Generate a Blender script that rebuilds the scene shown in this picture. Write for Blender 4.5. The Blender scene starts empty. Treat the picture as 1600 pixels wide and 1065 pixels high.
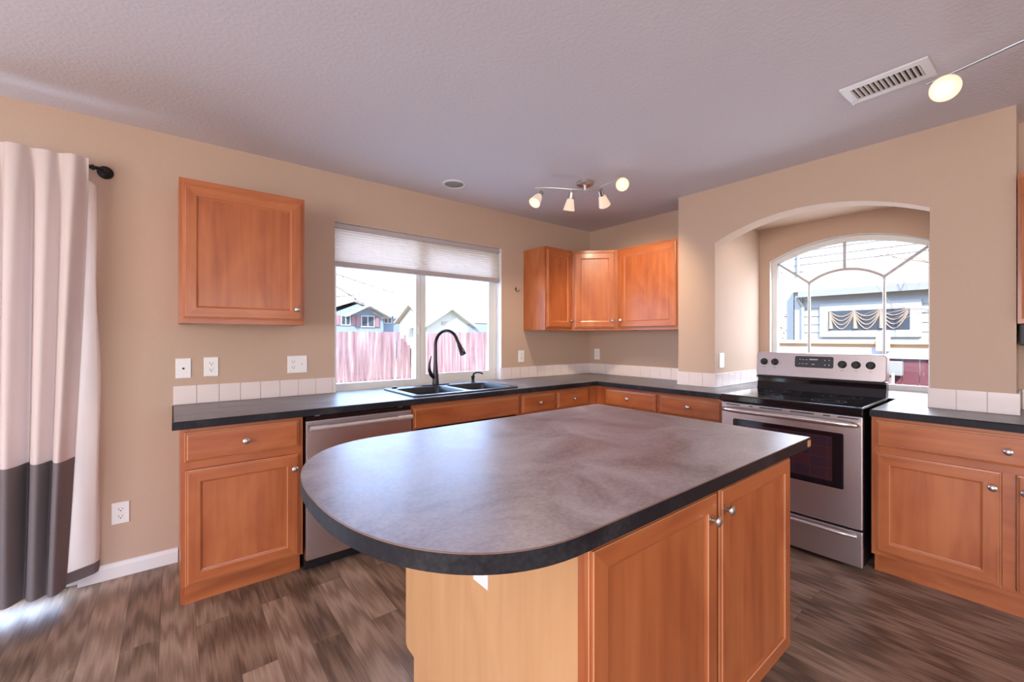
import bpy, bmesh, math, random
from mathutils import Vector, Matrix
from mathutils.geometry import tessellate_polygon
random.seed(7)
PI = math.pi
SC = bpy.context.scene
COL = SC.collection

# ------------------------------------------------------------------ camera, world, sun, window daylight, added fill, exposure
cam_d = bpy.data.cameras.new('camera'); cam = bpy.data.objects.new('camera', cam_d); COL.objects.link(cam)
cam.location = (-3.6371, -3.1617, 1.3072)
cam.rotation_euler = (PI/2, 0, -0.6739)
cam_d.sensor_width = 36.0; cam_d.lens = 662.91/1600*36.0
cam_d.shift_y = -5.17/1600
cam_d.clip_start = 0.02; cam_d.clip_end = 300
SC.camera = cam
SC.view_settings.view_transform = 'Standard'; SC.view_settings.look = 'None'
SC.view_settings.exposure = 0.2; SC.view_settings.gamma = 1.0
SC.view_settings.use_curve_mapping = False
SC.cycles.use_denoising = True
SC.cycles.max_bounces = 10; SC.cycles.diffuse_bounces = 6; SC.cycles.glossy_bounces = 4
SC.cycles.transparent_max_bounces = 12; SC.cycles.sample_clamp_indirect = 6.0

def build_world():
    w = bpy.data.worlds.new('sky'); SC.world = w; w.use_nodes = True
    nt = w.node_tree; nt.nodes.clear()
    out = nt.nodes.new('ShaderNodeOutputWorld'); bg = nt.nodes.new('ShaderNodeBackground')
    tc = nt.nodes.new('ShaderNodeTexCoord'); sep = nt.nodes.new('ShaderNodeSeparateXYZ')
    rmp = nt.nodes.new('ShaderNodeValToRGB'); cl = nt.nodes.new('ShaderNodeTexNoise')
    mp = nt.nodes.new('ShaderNodeMapping'); cr = nt.nodes.new('ShaderNodeValToRGB'); mx = nt.nodes.new('ShaderNodeMixRGB')
    L = nt.links.new
    L(tc.outputs['Generated'], sep.inputs[0]); L(sep.outputs['Z'], rmp.inputs[0])
    e = rmp.color_ramp; e.elements[0].position = 0.0; e.elements[0].color = (.30, .31, .33, 1)
    e.elements[1].position = 1.0; e.elements[1].color = (.55, .72, 1.05, 1)
    for p, c in ((.003, (.40, .405, .42, 1)), (.12, (.35, .39, .45, 1)), (.20, (.42, .60, 1.05, 1)), (.5, (.62, .76, 1.02, 1))):
        q = e.elements.new(p); q.color = c
    mp.inputs['Scale'].default_value = (2.2, 2.2, 14.0)
    L(tc.outputs['Generated'], mp.inputs[0]); L(mp.outputs[0], cl.inputs['Vector'])
    cl.inputs['Scale'].default_value = 1.6; cl.inputs['Detail'].default_value = 4
    cr.color_ramp.elements[0].position = .42; cr.color_ramp.elements[0].color = (.80, .93, 1.0, 1)
    cr.color_ramp.elements[1].position = .60; cr.color_ramp.elements[1].color = (1.05, 1.03, 1.0, 1)
    L(cl.outputs['Fac'], cr.inputs[0])
    mx.blend_type = 'MULTIPLY'; mx.inputs[0].default_value = 1
    L(rmp.outputs[0], mx.inputs[1]); L(cr.outputs[0], mx.inputs[2])
    L(mx.outputs[0], bg.inputs[0]); bg.inputs[1].default_value = 5.2
    L(bg.outputs[0], out.inputs[0])
build_world()

def sun():
    d = bpy.data.lights.new('sun', 'SUN'); d.energy = 10.0; d.angle = math.radians(.6); d.color = (1, .95, .87)
    o = bpy.data.objects.new('sun', d); COL.objects.link(o)
    o.rotation_euler = Vector((.62, .50, -.62)).to_track_quat('-Z', 'Y').to_euler()
sun()

def area(name, loc, direction, sx, sy, power, color):
    d = bpy.data.lights.new(name, 'AREA'); d.shape = 'RECTANGLE'; d.size = sx; d.size_y = sy
    d.energy = power; d.color = color
    o = bpy.data.objects.new(name, d); COL.objects.link(o); o.location = loc
    o.rotation_euler = Vector(direction).to_track_quat('-Z', 'Y').to_euler()
    return o
# fill lamps added at unseen openings, then daylight through the kitchen windows
area('daylight_rear_window', (-3.4, -7.28, 1.35), (0, 1, .3), 3.4, 1.7, 42, (1.0, .92, .89))  # unseen fill lamp added to raise the room's brightness
area('daylight_left_window', (-7.28, -3.75, 1.35), (1, 0, -.10), 3.0, 1.7, 140, (1.0, .93, .92))  # second unseen fill lamp, added to brighten the room from the left
area('daylight_sink_window', (-1.99, .20, 1.55), (0, -1, -.05), 1.40, 1.15, 17, (.40, .56, 1.0))
area('daylight_arched_window', (.685, -2.155, 1.45), (-1, 0, -.25), .95, .9, 19, (.80, .86, 1.0))
area('daylight_patio_door', (-5.0, .30, 1.0), (0, -1, 0), 1.6, 1.8, 95, (.55, .70, 1.0))

# ------------------------------------------------------------------ materials
def mat(name, color=(.5, .5, .5), rough=.5, metal=0.0, spec=.5, emis=None, estr=0.0, coat=0.0):
    m = bpy.data.materials.new(name); m.use_nodes = True
    b = m.node_tree.nodes['Principled BSDF']
    b.inputs['Base Color'].default_value = (*color, 1); b.inputs['Roughness'].default_value = rough
    b.inputs['Metallic'].default_value = metal; b.inputs['Specular IOR Level'].default_value = spec
    b.inputs['Coat Weight'].default_value = coat; b.inputs['Coat Roughness'].default_value = .15
    if emis:
        b.inputs['Emission Color'].default_value = (*emis, 1); b.inputs['Emission Strength'].default_value = estr
    return m
def N(m, t): return m.node_tree.nodes.new(t)
def LK(m, a, b): m.node_tree.links.new(a, b)
def bsdf(m): return m.node_tree.nodes['Principled BSDF']
def noise_bump(m, scale, strength, detail=3, dist=.01, vec_scale=None):
    tc = N(m, 'ShaderNodeTexCoord'); n = N(m, 'ShaderNodeTexNoise'); b = N(m, 'ShaderNodeBump')
    n.inputs['Scale'].default_value = scale; n.inputs['Detail'].default_value = detail
    b.inputs['Strength'].default_value = strength; b.inputs['Distance'].default_value = dist
    if vec_scale:
        mp = N(m, 'ShaderNodeMapping'); mp.inputs['Scale'].default_value = vec_scale
        LK(m, tc.outputs['Object'], mp.inputs[0]); LK(m, mp.outputs[0], n.inputs['Vector'])
    else:
        LK(m, tc.outputs['Object'], n.inputs['Vector'])
    LK(m, n.outputs['Fac'], b.inputs['Height']); LK(m, b.outputs[0], bsdf(m).inputs['Normal'])
    return n
def ramp_color(m, n, stops):
    r = N(m, 'ShaderNodeValToRGB'); els = r.color_ramp.elements
    els[0].position, els[0].color = stops[0][0], (*stops[0][1], 1)
    els[1].position, els[1].color = stops[-1][0], (*stops[-1][1], 1)
    for p, c in stops[1:-1]:
        q = els.new(p); q.color = (*c, 1)
    LK(m, n, r.inputs[0]); LK(m, r.outputs[0], bsdf(m).inputs['Base Color'])
    return r
def wood(name, axis, stops, rough=.36, coat=.25, freq=1.0):
    """fine grained maple: long streaks along one axis plus soft blotches"""
    m = mat(name, rough=rough, coat=coat); nt = m.node_tree
    tc = N(m, 'ShaderNodeTexCoord'); oi = N(m, 'ShaderNodeObjectInfo'); ad = N(m, 'ShaderNodeVectorMath'); ad.operation = 'ADD'
    ml = N(m, 'ShaderNodeMath'); ml.operation = 'MULTIPLY'; ml.inputs[1].default_value = 37.0
    LK(m, oi.outputs['Random'], ml.inputs[0]); LK(m, tc.outputs['Object'], ad.inputs[0]); LK(m, ml.outputs[0], ad.inputs[1])
    sc = [26*freq]*3; sc['xyz'.index(axis)] = 1.6*freq
    mp = N(m, 'ShaderNodeMapping'); mp.inputs['Scale'].default_value = sc
    LK(m, ad.outputs[0], mp.inputs[0])
    n1 = N(m, 'ShaderNodeTexNoise'); n1.inputs['Scale'].default_value = 1.0; n1.inputs['Detail'].default_value = 5; n1.inputs['Distortion'].default_value = .6
    LK(m, mp.outputs[0], n1.inputs['Vector'])
    mp2 = N(m, 'ShaderNodeMapping'); sc2 = [5.0*freq]*3; sc2['xyz'.index(axis)] = 2.0*freq; mp2.inputs['Scale'].default_value = sc2
    LK(m, ad.outputs[0], mp2.inputs[0])
    n2 = N(m, 'ShaderNodeTexNoise'); n2.inputs['Scale'].default_value = 1.0; n2.inputs['Detail'].default_value = 3; n2.inputs['Distortion'].default_value = 1.2
    LK(m, mp2.outputs[0], n2.inputs['Vector'])
    mx = N(m, 'ShaderNodeMix'); mx.data_type = 'FLOAT'; mx.inputs[0].default_value = .58
    LK(m, n1.outputs['Fac'], mx.inputs[2]); LK(m, n2.outputs['Fac'], mx.inputs[3])
    ramp_color(m, mx.outputs[0], stops)
    b = N(m, 'ShaderNodeBump'); b.inputs['Strength'].default_value = .06; b.inputs['Distance'].default_value = .004
    LK(m, n1.outputs['Fac'], b.inputs['Height']); LK(m, b.outputs[0], bsdf(m).inputs['Normal'])
    return m
MAPLE = ((.32, (.33, .078, .020)), (.5, (.44, .122, .034)), (.68, (.52, .165, .050)))
MAPLE_L = ((.32, (.56, .285, .12)), (.5, (.62, .33, .145)), (.68, (.67, .37, .175)))
WV = wood('maple_upright_grain', 'z', MAPLE)
WH = wood('maple_level_grain', 'x', MAPLE)
WE = wood('maple_rubbed_edge', 'z', ((.3, (.50, .20, .085)), (.5, (.60, .275, .135)), (.7, (.66, .32, .17))))  # paler edge finish with the bevel highlights painted into its colour
WP = wood('pale_maple_panel', 'z', MAPLE_L, rough=.42, coat=.1, freq=.8)

M_wall = mat('tan_wall_paint', (.545, .396, .298), .75, spec=.3); noise_bump(M_wall, 170, .22, 2, .004)
M_ceil = mat('white_ceiling_paint', (.66, .628, .658), .85, spec=.2); noise_bump(M_ceil, 60, .35, 3, .006)
M_reveal = mat('white_reveal_paint', (.78, .75, .72), .7); noise_bump(M_reveal, 170, .15, 2, .004)
M_white = mat('white_satin_trim', (.80, .79, .77), .4)
M_vinyl = mat('white_vinyl', (.74, .73, .69), .4)
M_plate = mat('white_plastic', (.86, .85, .83), .35)
M_dark = mat('black_slot', (.01, .01, .01), .6)
M_tile = mat('cream_glazed_tile', (.80, .70, .66), .12, spec=.6); 
M_grout = mat('pale_grout', (.72, .68, .62), .9)
M_nickel = mat('brushed_nickel', (.62, .60, .57), .32, metal=1.0)
M_orb = mat('oil_rubbed_bronze', (.035, .026, .028), .28, metal=.7, spec=.6)
M_rod = mat('black_iron', (.015, .015, .016), .35, metal=.4)
M_blackgl = mat('black_glass', (.006, .006, .009), .07, spec=.7)
M_black = mat('black_enamel', (.012, .012, .015), .25)
M_blackmat = mat('black_plastic', (.02, .02, .022), .5)
M_grey = mat('grey_marking', (.16, .16, .17), .4)
M_mark = mat('pale_print', (.55, .56, .58), .5)
M_sink = mat('black_granite_composite', (.022, .023, .030), .33, spec=.5); noise_bump(M_sink, 500, .08, 2, .002)
M_vent = mat('white_vent_metal', (.72, .69, .67), .45)
M_rail = mat('blind_rail', (.47, .41, .40), .5)

def steel(name, axis, col=(.60, .575, .55), rough=.30):
    m = mat(name, col, rough, metal=1.0)
    vs = [3, 3, 3]; vs = [400 if a != axis else 2 for a in 'xyz']
    tc = N(m, 'ShaderNodeTexCoord'); mp = N(m, 'ShaderNodeMapping'); mp.inputs['Scale'].default_value = vs
    n = N(m, 'ShaderNodeTexNoise'); n.inputs['Scale'].default_value = 1.0; n.inputs['Detail'].default_value = 2
    LK(m, tc.outputs['Object'], mp.inputs[0]); LK(m, mp.outputs[0], n.inputs['Vector'])
    mr = N(m, 'ShaderNodeMapRange'); mr.inputs[3].default_value = rough-.06; mr.inputs[4].default_value = rough+.10
    LK(m, n.outputs['Fac'], mr.inputs[0]); LK(m, mr.outputs[0], bsdf(m).inputs['Roughness'])
    return m
M_steel = steel('brushed_stainless', 'x', (.62, .56, .565), .32)
M_steelbar = mat('polished_stainless', (.80, .75, .72), .3, metal=1.0)
M_satin = mat('satin_stainless_bar', (.66, .60, .57), .42, metal=.6)

def counter_mat(name, lo, mid, hi, rough, spec=.75):
    m = mat(name, rough=rough, spec=spec)
    tc = N(m, 'ShaderNodeTexCoord'); n = N(m, 'ShaderNodeTexNoise'); n2 = N(m, 'ShaderNodeTexNoise')
    n.inputs['Scale'].default_value = 3.2; n.inputs['Detail'].default_value = 8; n.inputs['Roughness'].default_value = .62; n.inputs['Distortion'].default_value = .8
    n2.inputs['Scale'].default_value = 90; n2.inputs['Detail'].default_value = 3
    mx = N(m, 'ShaderNodeMix'); mx.data_type = 'FLOAT'; mx.inputs[0].default_value = .22
    LK(m, tc.outputs['Object'], n.inputs['Vector']); LK(m, tc.outputs['Object'], n2.inputs['Vector'])
    LK(m, n.outputs['Fac'], mx.inputs[2]); LK(m, n2.outputs['Fac'], mx.inputs[3])
    ramp_color(m, mx.outputs[0], ((.34, lo), (.5, mid), (.66, hi)))
    mr = N(m, 'ShaderNodeMapRange'); mr.inputs[1].default_value = .3; mr.inputs[2].default_value = .7; mr.inputs[3].default_value = rough+.02; mr.inputs[4].default_value = rough+.12
    LK(m, n.outputs['Fac'], mr.inputs[0]); LK(m, mr.outputs[0], bsdf(m).inputs['Roughness'])
    b = N(m, 'ShaderNodeBump'); b.inputs['Strength'].default_value = .10; b.inputs['Distance'].default_value = .003
    LK(m, n2.outputs['Fac'], b.inputs['Height']); LK(m, b.outputs[0], bsdf(m).inputs['Normal'])
    return m
M_counter = counter_mat('charcoal_slate_laminate', (.085, .078, .082), (.155, .140, .143), (.27, .245, .245), .30)
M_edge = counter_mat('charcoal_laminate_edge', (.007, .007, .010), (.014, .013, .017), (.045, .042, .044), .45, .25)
M_island = counter_mat('worn_slate_laminate', (.16, .122, .122), (.34, .285, .29), (.50, .45, .455), .29)
M_seam = mat('worn_brown_seam', (.22, .12, .09), .5)

def floor_mat():
    m = mat('grey_brown_vinyl_plank', rough=.38, spec=.45)
    tc = N(m, 'ShaderNodeTexCoord'); mp = N(m, 'ShaderNodeMapping'); mp.inputs['Rotation'].default_value = (0, 0, PI/2)
    LK(m, tc.outputs['Object'], mp.inputs[0])
    br = N(m, 'ShaderNodeTexBrick'); br.offset = .37; br.inputs['Scale'].default_value = 1.0
    br.inputs['Brick Width'].default_value = 1.22; br.inputs['Row Height'].default_value = .127
    br.inputs['Mortar Size'].default_value = .0005; br.inputs['Mortar Smooth'].default_value = .5; br.inputs['Bias'].default_value = 0.0
    br.inputs['Color1'].default_value = (0, 0, 0, 1); br.inputs['Color2'].default_value = (1, 1, 1, 1); br.inputs['Mortar'].default_value = (.3, .3, .3, 1)
    LK(m, mp.outputs[0], br.inputs['Vector'])
    # grain: noise stretched along the plank (world y), shifted per plank
    sh = N(m, 'ShaderNodeVectorMath'); sh.operation = 'MULTIPLY_ADD'; sh.inputs[1].default_value = (9, 31, 5)
    LK(m, br.outputs['Color'], sh.inputs[0]); LK(m, tc.outputs['Object'], sh.inputs[2])
    mg = N(m, 'ShaderNodeMapping'); mg.inputs['Scale'].default_value = (130, 3.2, 1)
    LK(m, sh.outputs[0], mg.inputs[0])
    g = N(m, 'ShaderNodeTexNoise'); g.inputs['Scale'].default_value = 1.0; g.inputs['Detail'].default_value = 8; g.inputs['Roughness'].default_value = .70; g.inputs['Distortion'].default_value = .5
    LK(m, mg.outputs[0], g.inputs['Vector'])
    mw = N(m, 'ShaderNodeMapping'); mw.inputs['Scale'].default_value = (2.2, .16, 1)
    LK(m, sh.outputs[0], mw.inputs[0])
    wv = N(m, 'ShaderNodeTexWave'); wv.wave_type = 'RINGS'; wv.inputs['Scale'].default_value = 9; wv.inputs['Distortion'].default_value = 6; wv.inputs['Detail'].default_value = 3; wv.inputs['Detail Scale'].default_value = 1.3
    LK(m, mw.outputs[0], wv.inputs['Vector'])
    a = N(m, 'ShaderNodeMix'); a.data_type = 'FLOAT'; a.inputs[0].default_value = .27
    LK(m, g.outputs['Fac'], a.inputs[2]); LK(m, wv.outputs['Fac'], a.inputs[3])
    b = N(m, 'ShaderNodeMix'); b.data_type = 'FLOAT'; b.inputs[0].default_value = .24
    LK(m, a.outputs[0], b.inputs[2]); LK(m, br.outputs['Color'], b.inputs[3])
    r = ramp_color(m, b.outputs[0], ((.18, (.055, .030, .020)), (.43, (.20, .123, .078)), (.64, (.34, .223, .152)), (.88, (.50, .355, .26))))
    mm = N(m, 'ShaderNodeMix'); mm.data_type = 'RGBA'
    LK(m, br.outputs['Fac'], mm.inputs[0]); LK(m, r.outputs[0], mm.inputs[6]); mm.inputs[7].default_value = (.03, .02, .016, 1)
    LK(m, mm.outputs[2], bsdf(m).inputs['Base Color'])
    bp = N(m, 'ShaderNodeBump'); bp.inputs['Strength'].default_value = .12; bp.inputs['Distance'].default_value = .003
    LK(m, a.outputs[0], bp.inputs['Height']); LK(m, bp.outputs[0], bsdf(m).inputs['Normal'])
    return m
M_floor = floor_mat()

def cloth(name, col, trans, weave=.15):
    m = mat(name, col, .85, spec=.2); nt = m.node_tree
    out = nt.nodes['Material Output']; t = N(m, 'ShaderNodeBsdfTranslucent'); t.inputs[0].default_value = (*col, 1)
    mx = N(m, 'ShaderNodeMixShader'); mx.inputs[0].default_value = trans
    LK(m, bsdf(m).outputs[0], mx.inputs[1]); LK(m, t.outputs[0], mx.inputs[2]); LK(m, mx.outputs[0], out.inputs[0])
    if weave: noise_bump(m, 1.0, weave, 2, .003, (60, 60, 420))
    return m
M_cur = cloth('beige_curtain_cloth', (.80, .70, .66), .20)
M_curdark = cloth('charcoal_curtain_band', (.21, .185, .19), .02)
M_lining = cloth('cream_curtain_lining', (.92, .84, .78), .40)
M_blind = cloth('white_cellular_fabric', (.88, .82, .76), .42, 0)

def glass_mat(name, tint=(1, 1, 1), refl=1.0):
    m = bpy.data.materials.new(name); m.use_nodes = True; nt = m.node_tree; nt.nodes.clear()
    out = nt.nodes.new('ShaderNodeOutputMaterial'); tr = nt.nodes.new('ShaderNodeBsdfTransparent'); gl = nt.nodes.new('ShaderNodeBsdfGlossy')
    fr = nt.nodes.new('ShaderNodeFresnel'); mx = nt.nodes.new('ShaderNodeMixShader')
    tr.inputs[0].default_value = (*tint, 1); gl.inputs['Roughness'].default_value = .02; fr.inputs[0].default_value = 1.45
    ge = nt.nodes.new('ShaderNodeNewGeometry'); iv = nt.nodes.new('ShaderNodeMath'); iv.operation = 'SUBTRACT'; iv.inputs[0].default_value = 1.0
    ml = nt.nodes.new('ShaderNodeMath'); ml.operation = 'MULTIPLY'      # only the outer face of the pane reflects
    nt.links.new(ge.outputs['Backfacing'], iv.inputs[1]); nt.links.new(iv.outputs[0], ml.inputs[0]); nt.links.new(fr.outputs[0], ml.inputs[1])
    nt.links.new(ml.outputs[0], mx.inputs[0]); nt.links.new(tr.outputs[0], mx.inputs[1]); nt.links.new(gl.outputs[0], mx.inputs[2])
    nt.links.new(mx.outputs[0], out.inputs[0])
    return m
M_glass = glass_mat('window_glass', (.97, .985, .98))
M_frost = mat('lit_frosted_glass', (.80, .68, .55), .35, emis=(1.0, .74, .48), estr=.32)
M_bulb = mat('lit_bulb', (1, .95, .85), .3, emis=(1.0, .86, .66), estr=1.5)

# outdoor
M_fence = mat('red_stained_cedar', (.30, .135, .13), .8)
def fence_tex(m):
    tc = N(m, 'ShaderNodeTexCoord'); mp = N(m, 'ShaderNodeMapping'); mp.inputs['Scale'].default_value = (9, 9, .8)
    n = N(m, 'ShaderNodeTexNoise'); n.inputs['Scale'].default_value = 1; n.inputs['Detail'].default_value = 5
    LK(m, tc.outputs['Object'], mp.inputs[0]); LK(m, mp.outputs[0], n.inputs['Vector'])
    ramp_color(m, n.outputs['Fac'], ((.3, (.17, .085, .10)), (.55, (.28, .175, .19)), (.75, (.45, .36, .365))))
fence_tex(M_fence)
M_fdark = mat('dark_red_stained_boards', (.12, .035, .05), .8)
M_cap = mat('tan_cap_rail', (.60, .42, .28), .8)
M_capblue = mat('pale_blue_grey_trim_board', (.42, .47, .60), .7)
M_grass = mat('winter_lawn', (.30, .25, .15), 1.0)
n_ = noise_bump(M_grass, 6, .6, 5, .05); ramp_color(M_grass, n_.outputs['Fac'], ((.35, (.20, .17, .09)), (.65, (.40, .34, .22))))
def siding(name, col, pitch):
    m = mat(name, col, .7); noise_bump(m, 12, .15, 3, .01); return m
M_sidw = siding('white_lap_siding', (.42, .412, .405), .15)
M_sidb = siding('blue_grey_siding', (.20, .235, .31), .18)
M_sidc = siding('cream_siding', (.46, .44, .41), .18)
M_trimw = mat('white_house_trim', (.40, .395, .39), .6)
M_roofg = mat('grey_shingle_roof', (.27, .25, .26), .9)
M_rooft = mat('tan_shingle_roof', (.36, .29, .255), .9)
M_roofr = mat('reddish_tile_roof', (.44, .25, .19), .9); noise_bump(M_roofr, 5, .5, 3, .05)
M_gutter = mat('grey_gutter', (.22, .22, .225), .5)
M_winout = mat('dark_window_glass', (.045, .055, .075), .1)
M_shut = mat('maroon_shutter', (.25, .13, .15), .7)
M_swag = mat('beige_swag_cloth', (.30, .22, .17), .9)
M_bark = mat('pale_bark', (.20, .15, .12), .9)
M_leaf = mat('red_autumn_leaf', (.36, .09, .075), .8)

# ------------------------------------------------------------------ mesh builder
class MB:
    def __init__(self): self.v = []; self.f = []; self.m = []; self.s = []
    def add(self, verts, faces, mi=0, smooth=False):
        o = len(self.v); self.v += [tuple(p) for p in verts]
        for f in faces: self.f.append([i+o for i in f]); self.m.append(mi); self.s.append(smooth)
        return self
    def box(self, x0, x1, y0, y1, z0, z1, mi=0):
        x0, x1 = sorted((x0, x1)); y0, y1 = sorted((y0, y1)); z0, z1 = sorted((z0, z1))
        v = [(x, y, z) for z in (z0, z1) for y in (y0, y1) for x in (x0, x1)]
        return self.add(v, [(0, 2, 3, 1), (4, 5, 7, 6), (0, 1, 5, 4), (2, 6, 7, 3), (0, 4, 6, 2), (1, 3, 7, 5)], mi)
    def rbox(self, x0, x1, y0, y1, z0, z1, r=.003, mi=0):
        """box with chamfered vertical and horizontal edges"""
        bm = bmesh.new(); bmesh.ops.create_cube(bm, size=1)
        for v in bm.verts: v.co = Vector(((x0+x1)/2+v.co.x*(x1-x0), (y0+y1)/2+v.co.y*(y1-y0), (z0+z1)/2+v.co.z*(z1-z0)))
        bmesh.ops.bevel(bm, geom=list(bm.edges), offset=r, segments=2, profile=.6, affect='EDGES')
        self.bm(bm, mi, False); return self
    def bm(self, bm, mi=0, smooth=False):
        bm.verts.index_update()
        self.add([v.co.copy() for v in bm.verts], [[v.index for v in f.verts] for f in bm.faces], mi, smooth); bm.free()
    def loft(self, rings, mi=0, smooth=False, cap0=True, cap1=True, closed=True, mids=None):
        n = len(rings[0]); v = [p for r in rings for p in r]; o = len(self.v)
        self.v += [tuple(p) for p in v]
        for k in range(len(rings)-1):
            for i in range(n if closed else n-1):
                j = (i+1) % n
                self.f.append([o+k*n+i, o+k*n+j, o+(k+1)*n+j, o+(k+1)*n+i])
                self.m.append(mids(k, i) if mids else mi); self.s.append(smooth)
        if closed and cap0: self.f.append([o+i for i in reversed(range(n))]); self.m.append(mi); self.s.append(False)
        if closed and cap1: self.f.append([o+(len(rings)-1)*n+i for i in range(n)]); self.m.append(mi); self.s.append(False)
        return self
    def lathe(self, prof, origin, axis, seg=20, mi=0, cap0=True, cap1=True):
        """prof: (distance along axis, radius)"""
        a = Vector(axis).normalized(); u = a.orthogonal().normalized(); w = a.cross(u); o = Vector(origin)
        rings = [[o+a*d+(u*math.cos(2*PI*i/seg)+w*math.sin(2*PI*i/seg))*max(r, 1e-5) for i in range(seg)] for d, r in prof]
        return self.loft(rings, mi, True, cap0, cap1)
    def tube(self, pts, r, seg=10, mi=0):
        pts = [Vector(p) for p in pts]; n = len(pts); rr = r if isinstance(r, (list, tuple)) else [r]*n
        t0 = (pts[1]-pts[0]).normalized(); u = t0.orthogonal().normalized(); rings = []
        for i, p in enumerate(pts):
            t = (pts[min(i+1, n-1)]-pts[max(i-1, 0)]).normalized()
            u = (u-t*u.dot(t)).normalized(); w = t.cross(u)
            rings.append([p+(u*math.cos(2*PI*k/seg)+w*math.sin(2*PI*k/seg))*rr[i] for k in range(seg)])
        return self.loft(rings, mi, True)
    def prism(self, outline, z0, z1, mi=0, holes=()):
        """extrude an xy outline (with holes) from z0 to z1"""
        return slab(self, outline, z0, z1, 0, mi, mi, mi, holes)
    def xf(self, M):
        self.v = [tuple(M @ Vector(p)) for p in self.v]; return self
    def each(self, name, mats, parent):
        """every box added so far becomes a mesh of its own"""
        for k in range(len(self.v)//8):
            m = MB(); m.v = self.v[k*8:k*8+8]; m.f = [[i-k*8 for i in f] for f in self.f[k*6:k*6+6]]; m.m = self.m[k*6:k*6+6]; m.s = self.s[k*6:k*6+6]
            m.build(name, mats, parent)
    def build(self, name, mats, parent=None, sharp=35):
        me = bpy.data.meshes.new(name); me.from_pydata(self.v, [], self.f)
        mats = mats if isinstance(mats, (list, tuple)) else [mats]
        for x in mats: me.materials.append(x)
        for p, i, s in zip(me.polygons, self.m, self.s): p.material_index = i; p.use_smooth = s
        bm = bmesh.new(); bm.from_mesh(me); bmesh.ops.recalc_face_normals(bm, faces=list(bm.faces)); bm.to_mesh(me); bm.free()
        if any(self.s): me.set_sharp_from_angle(angle=math.radians(sharp))
        o = bpy.data.objects.new(name, me); COL.objects.link(o)
        if parent: o.parent = parent
        return o

def offset_in(pts, d):
    n = len(pts); out = []
    for i in range(n):
        p0, p, p1 = Vector(pts[i-1]), Vector(pts[i]), Vector(pts[(i+1) % n])
        a = (p-p0).normalized(); b = (p1-p).normalized()
        na, nb = Vector((-a.y, a.x)), Vector((-b.y, b.x))       # CCW outline: left normal points in
        m = (na+nb); m = m/max(m.length_squared, 1e-6)*2 if m.length > 1e-4 else na
        out.append(p+m*d)
    return out
def slab(mb, outline, z0, z1, r, mi_top, mi_side, mi_edge, holes=()):
    o = [Vector((p[0], p[1])) for p in outline]
    prof = [(0, z0), (0, z1-r)] if r else [(0, z0), (0, z1)]
    if r:
        for k in range(1, 4): a = k/3*PI/2; prof.append((r*(1-math.cos(a)), z1-r+r*math.sin(a)))
    rings = []
    for d, z in prof:
        q = offset_in(o, d) if d else o
        rings.append([(p.x, p.y, z) for p in q])
    mb.loft(rings, mi_side, False, False, False, mids=lambda k, i: mi_side if k == 0 else mi_edge)
    for z, ring in ((z1, rings[-1]), (z0, rings[0])):
        loops = [[Vector((p[0], p[1], 0)) for p in ring]]+[[Vector((h[0], h[1], 0)) for h in hl] for hl in holes]
        flat = [Vector((p.x, p.y, z)) for l in loops for p in l]
        mb.add(flat, [tuple(t) for t in tessellate_polygon(loops)], mi_top if z == z1 else mi_side)
    for hl in holes:
        mb.loft([[(h[0], h[1], z0) for h in hl], [(h[0], h[1], z1) for h in hl]], mi_side, False, False, False)
    return mb
def rrect(x0, x1, y0, y1, r, seg=5):
    p = []
    for cx, cy, a0 in ((x1-r, y0+r, -PI/2), (x1-r, y1-r, 0), (x0+r, y1-r, PI/2), (x0+r, y0+r, PI)):
        for k in range(seg+1): a = a0+PI/2*k/seg; p.append((cx+r*math.cos(a), cy+r*math.sin(a)))
    return p

def tag(o, label, cat, group=None, kind=None):
    o['label'] = label; o['category'] = cat
    if group: o['group'] = group
    if kind: o['kind'] = kind
    return o
def thing(name, label, cat, loc=(0, 0, 0), rz=0, group=None):
    o = bpy.data.objects.new(name, None); o.empty_display_size = .05; COL.objects.link(o)
    o.location = loc; o.rotation_euler = (0, 0, rz); return tag(o, label, cat, group)
def struct(name, mb, mats, label=None, cat=None, parent=None):
    o = mb.build(name, mats, parent)
    if not parent:
        o['kind'] = 'structure'
        o['label'] = label or name; o['category'] = cat or name.split('_')[0]
    return o
RB = -PI/2     # things on the right wall: local x runs away from the corner, local -y faces the room

# ------------------------------------------------------------------ room shell
H = 2.484
mb = MB().box(-7.4, .62, -7.4, 0.14, -.06, 0)
struct('floor', mb, M_floor, 'grey brown wood plank floor of the kitchen', 'floor')
mb = MB().box(-7.4, .06, -7.4, .0, H, H+.1)
struct('ceiling', mb, M_ceil, 'white textured ceiling over the kitchen', 'ceiling')

WX0, WX1, WZ1 = -2.734, -1.238, 2.139
DX0, DX1, DZ1 = -5.95, -4.03, 2.05
T = .14
mb = MB()
mb.box(-7.4, DX0, 0, T, 0, H+.1).box(DX0, DX1, 0, T, DZ1, H+.1).box(DX1, WX0, 0, T, 0, H+.1)
mb.box(WX0, WX1, 0, T, 0, .874).box(WX0, WX1, 0, T, WZ1, H+.1).box(WX1, .14, 0, T, 0, H+.1)
for a in ((WX0, WX0+.001), (WX1-.001, WX1)): mb.box(a[0], a[1], .002, T, .9145, WZ1, 1)
mb.box(WX0, WX1, .002, T, WZ1-.001, WZ1, 1)
struct('wall_back', mb, [M_wall, M_reveal], 'tan painted wall with the sink window', 'wall')

C = .307; Y1, Y2, Y3, Y4 = -1.241, -1.55, -2.763, -3.077; AX = .54; AZ = 2.277
mb = MB().box(0, .14, -1.243, 0, 0, H+.1)
mb.box(0, .14, -5.2, Y4, 0, H+.1)
struct('wall_right', mb, M_wall, 'tan painted wall behind the corner wall cabinets', 'wall')

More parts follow.
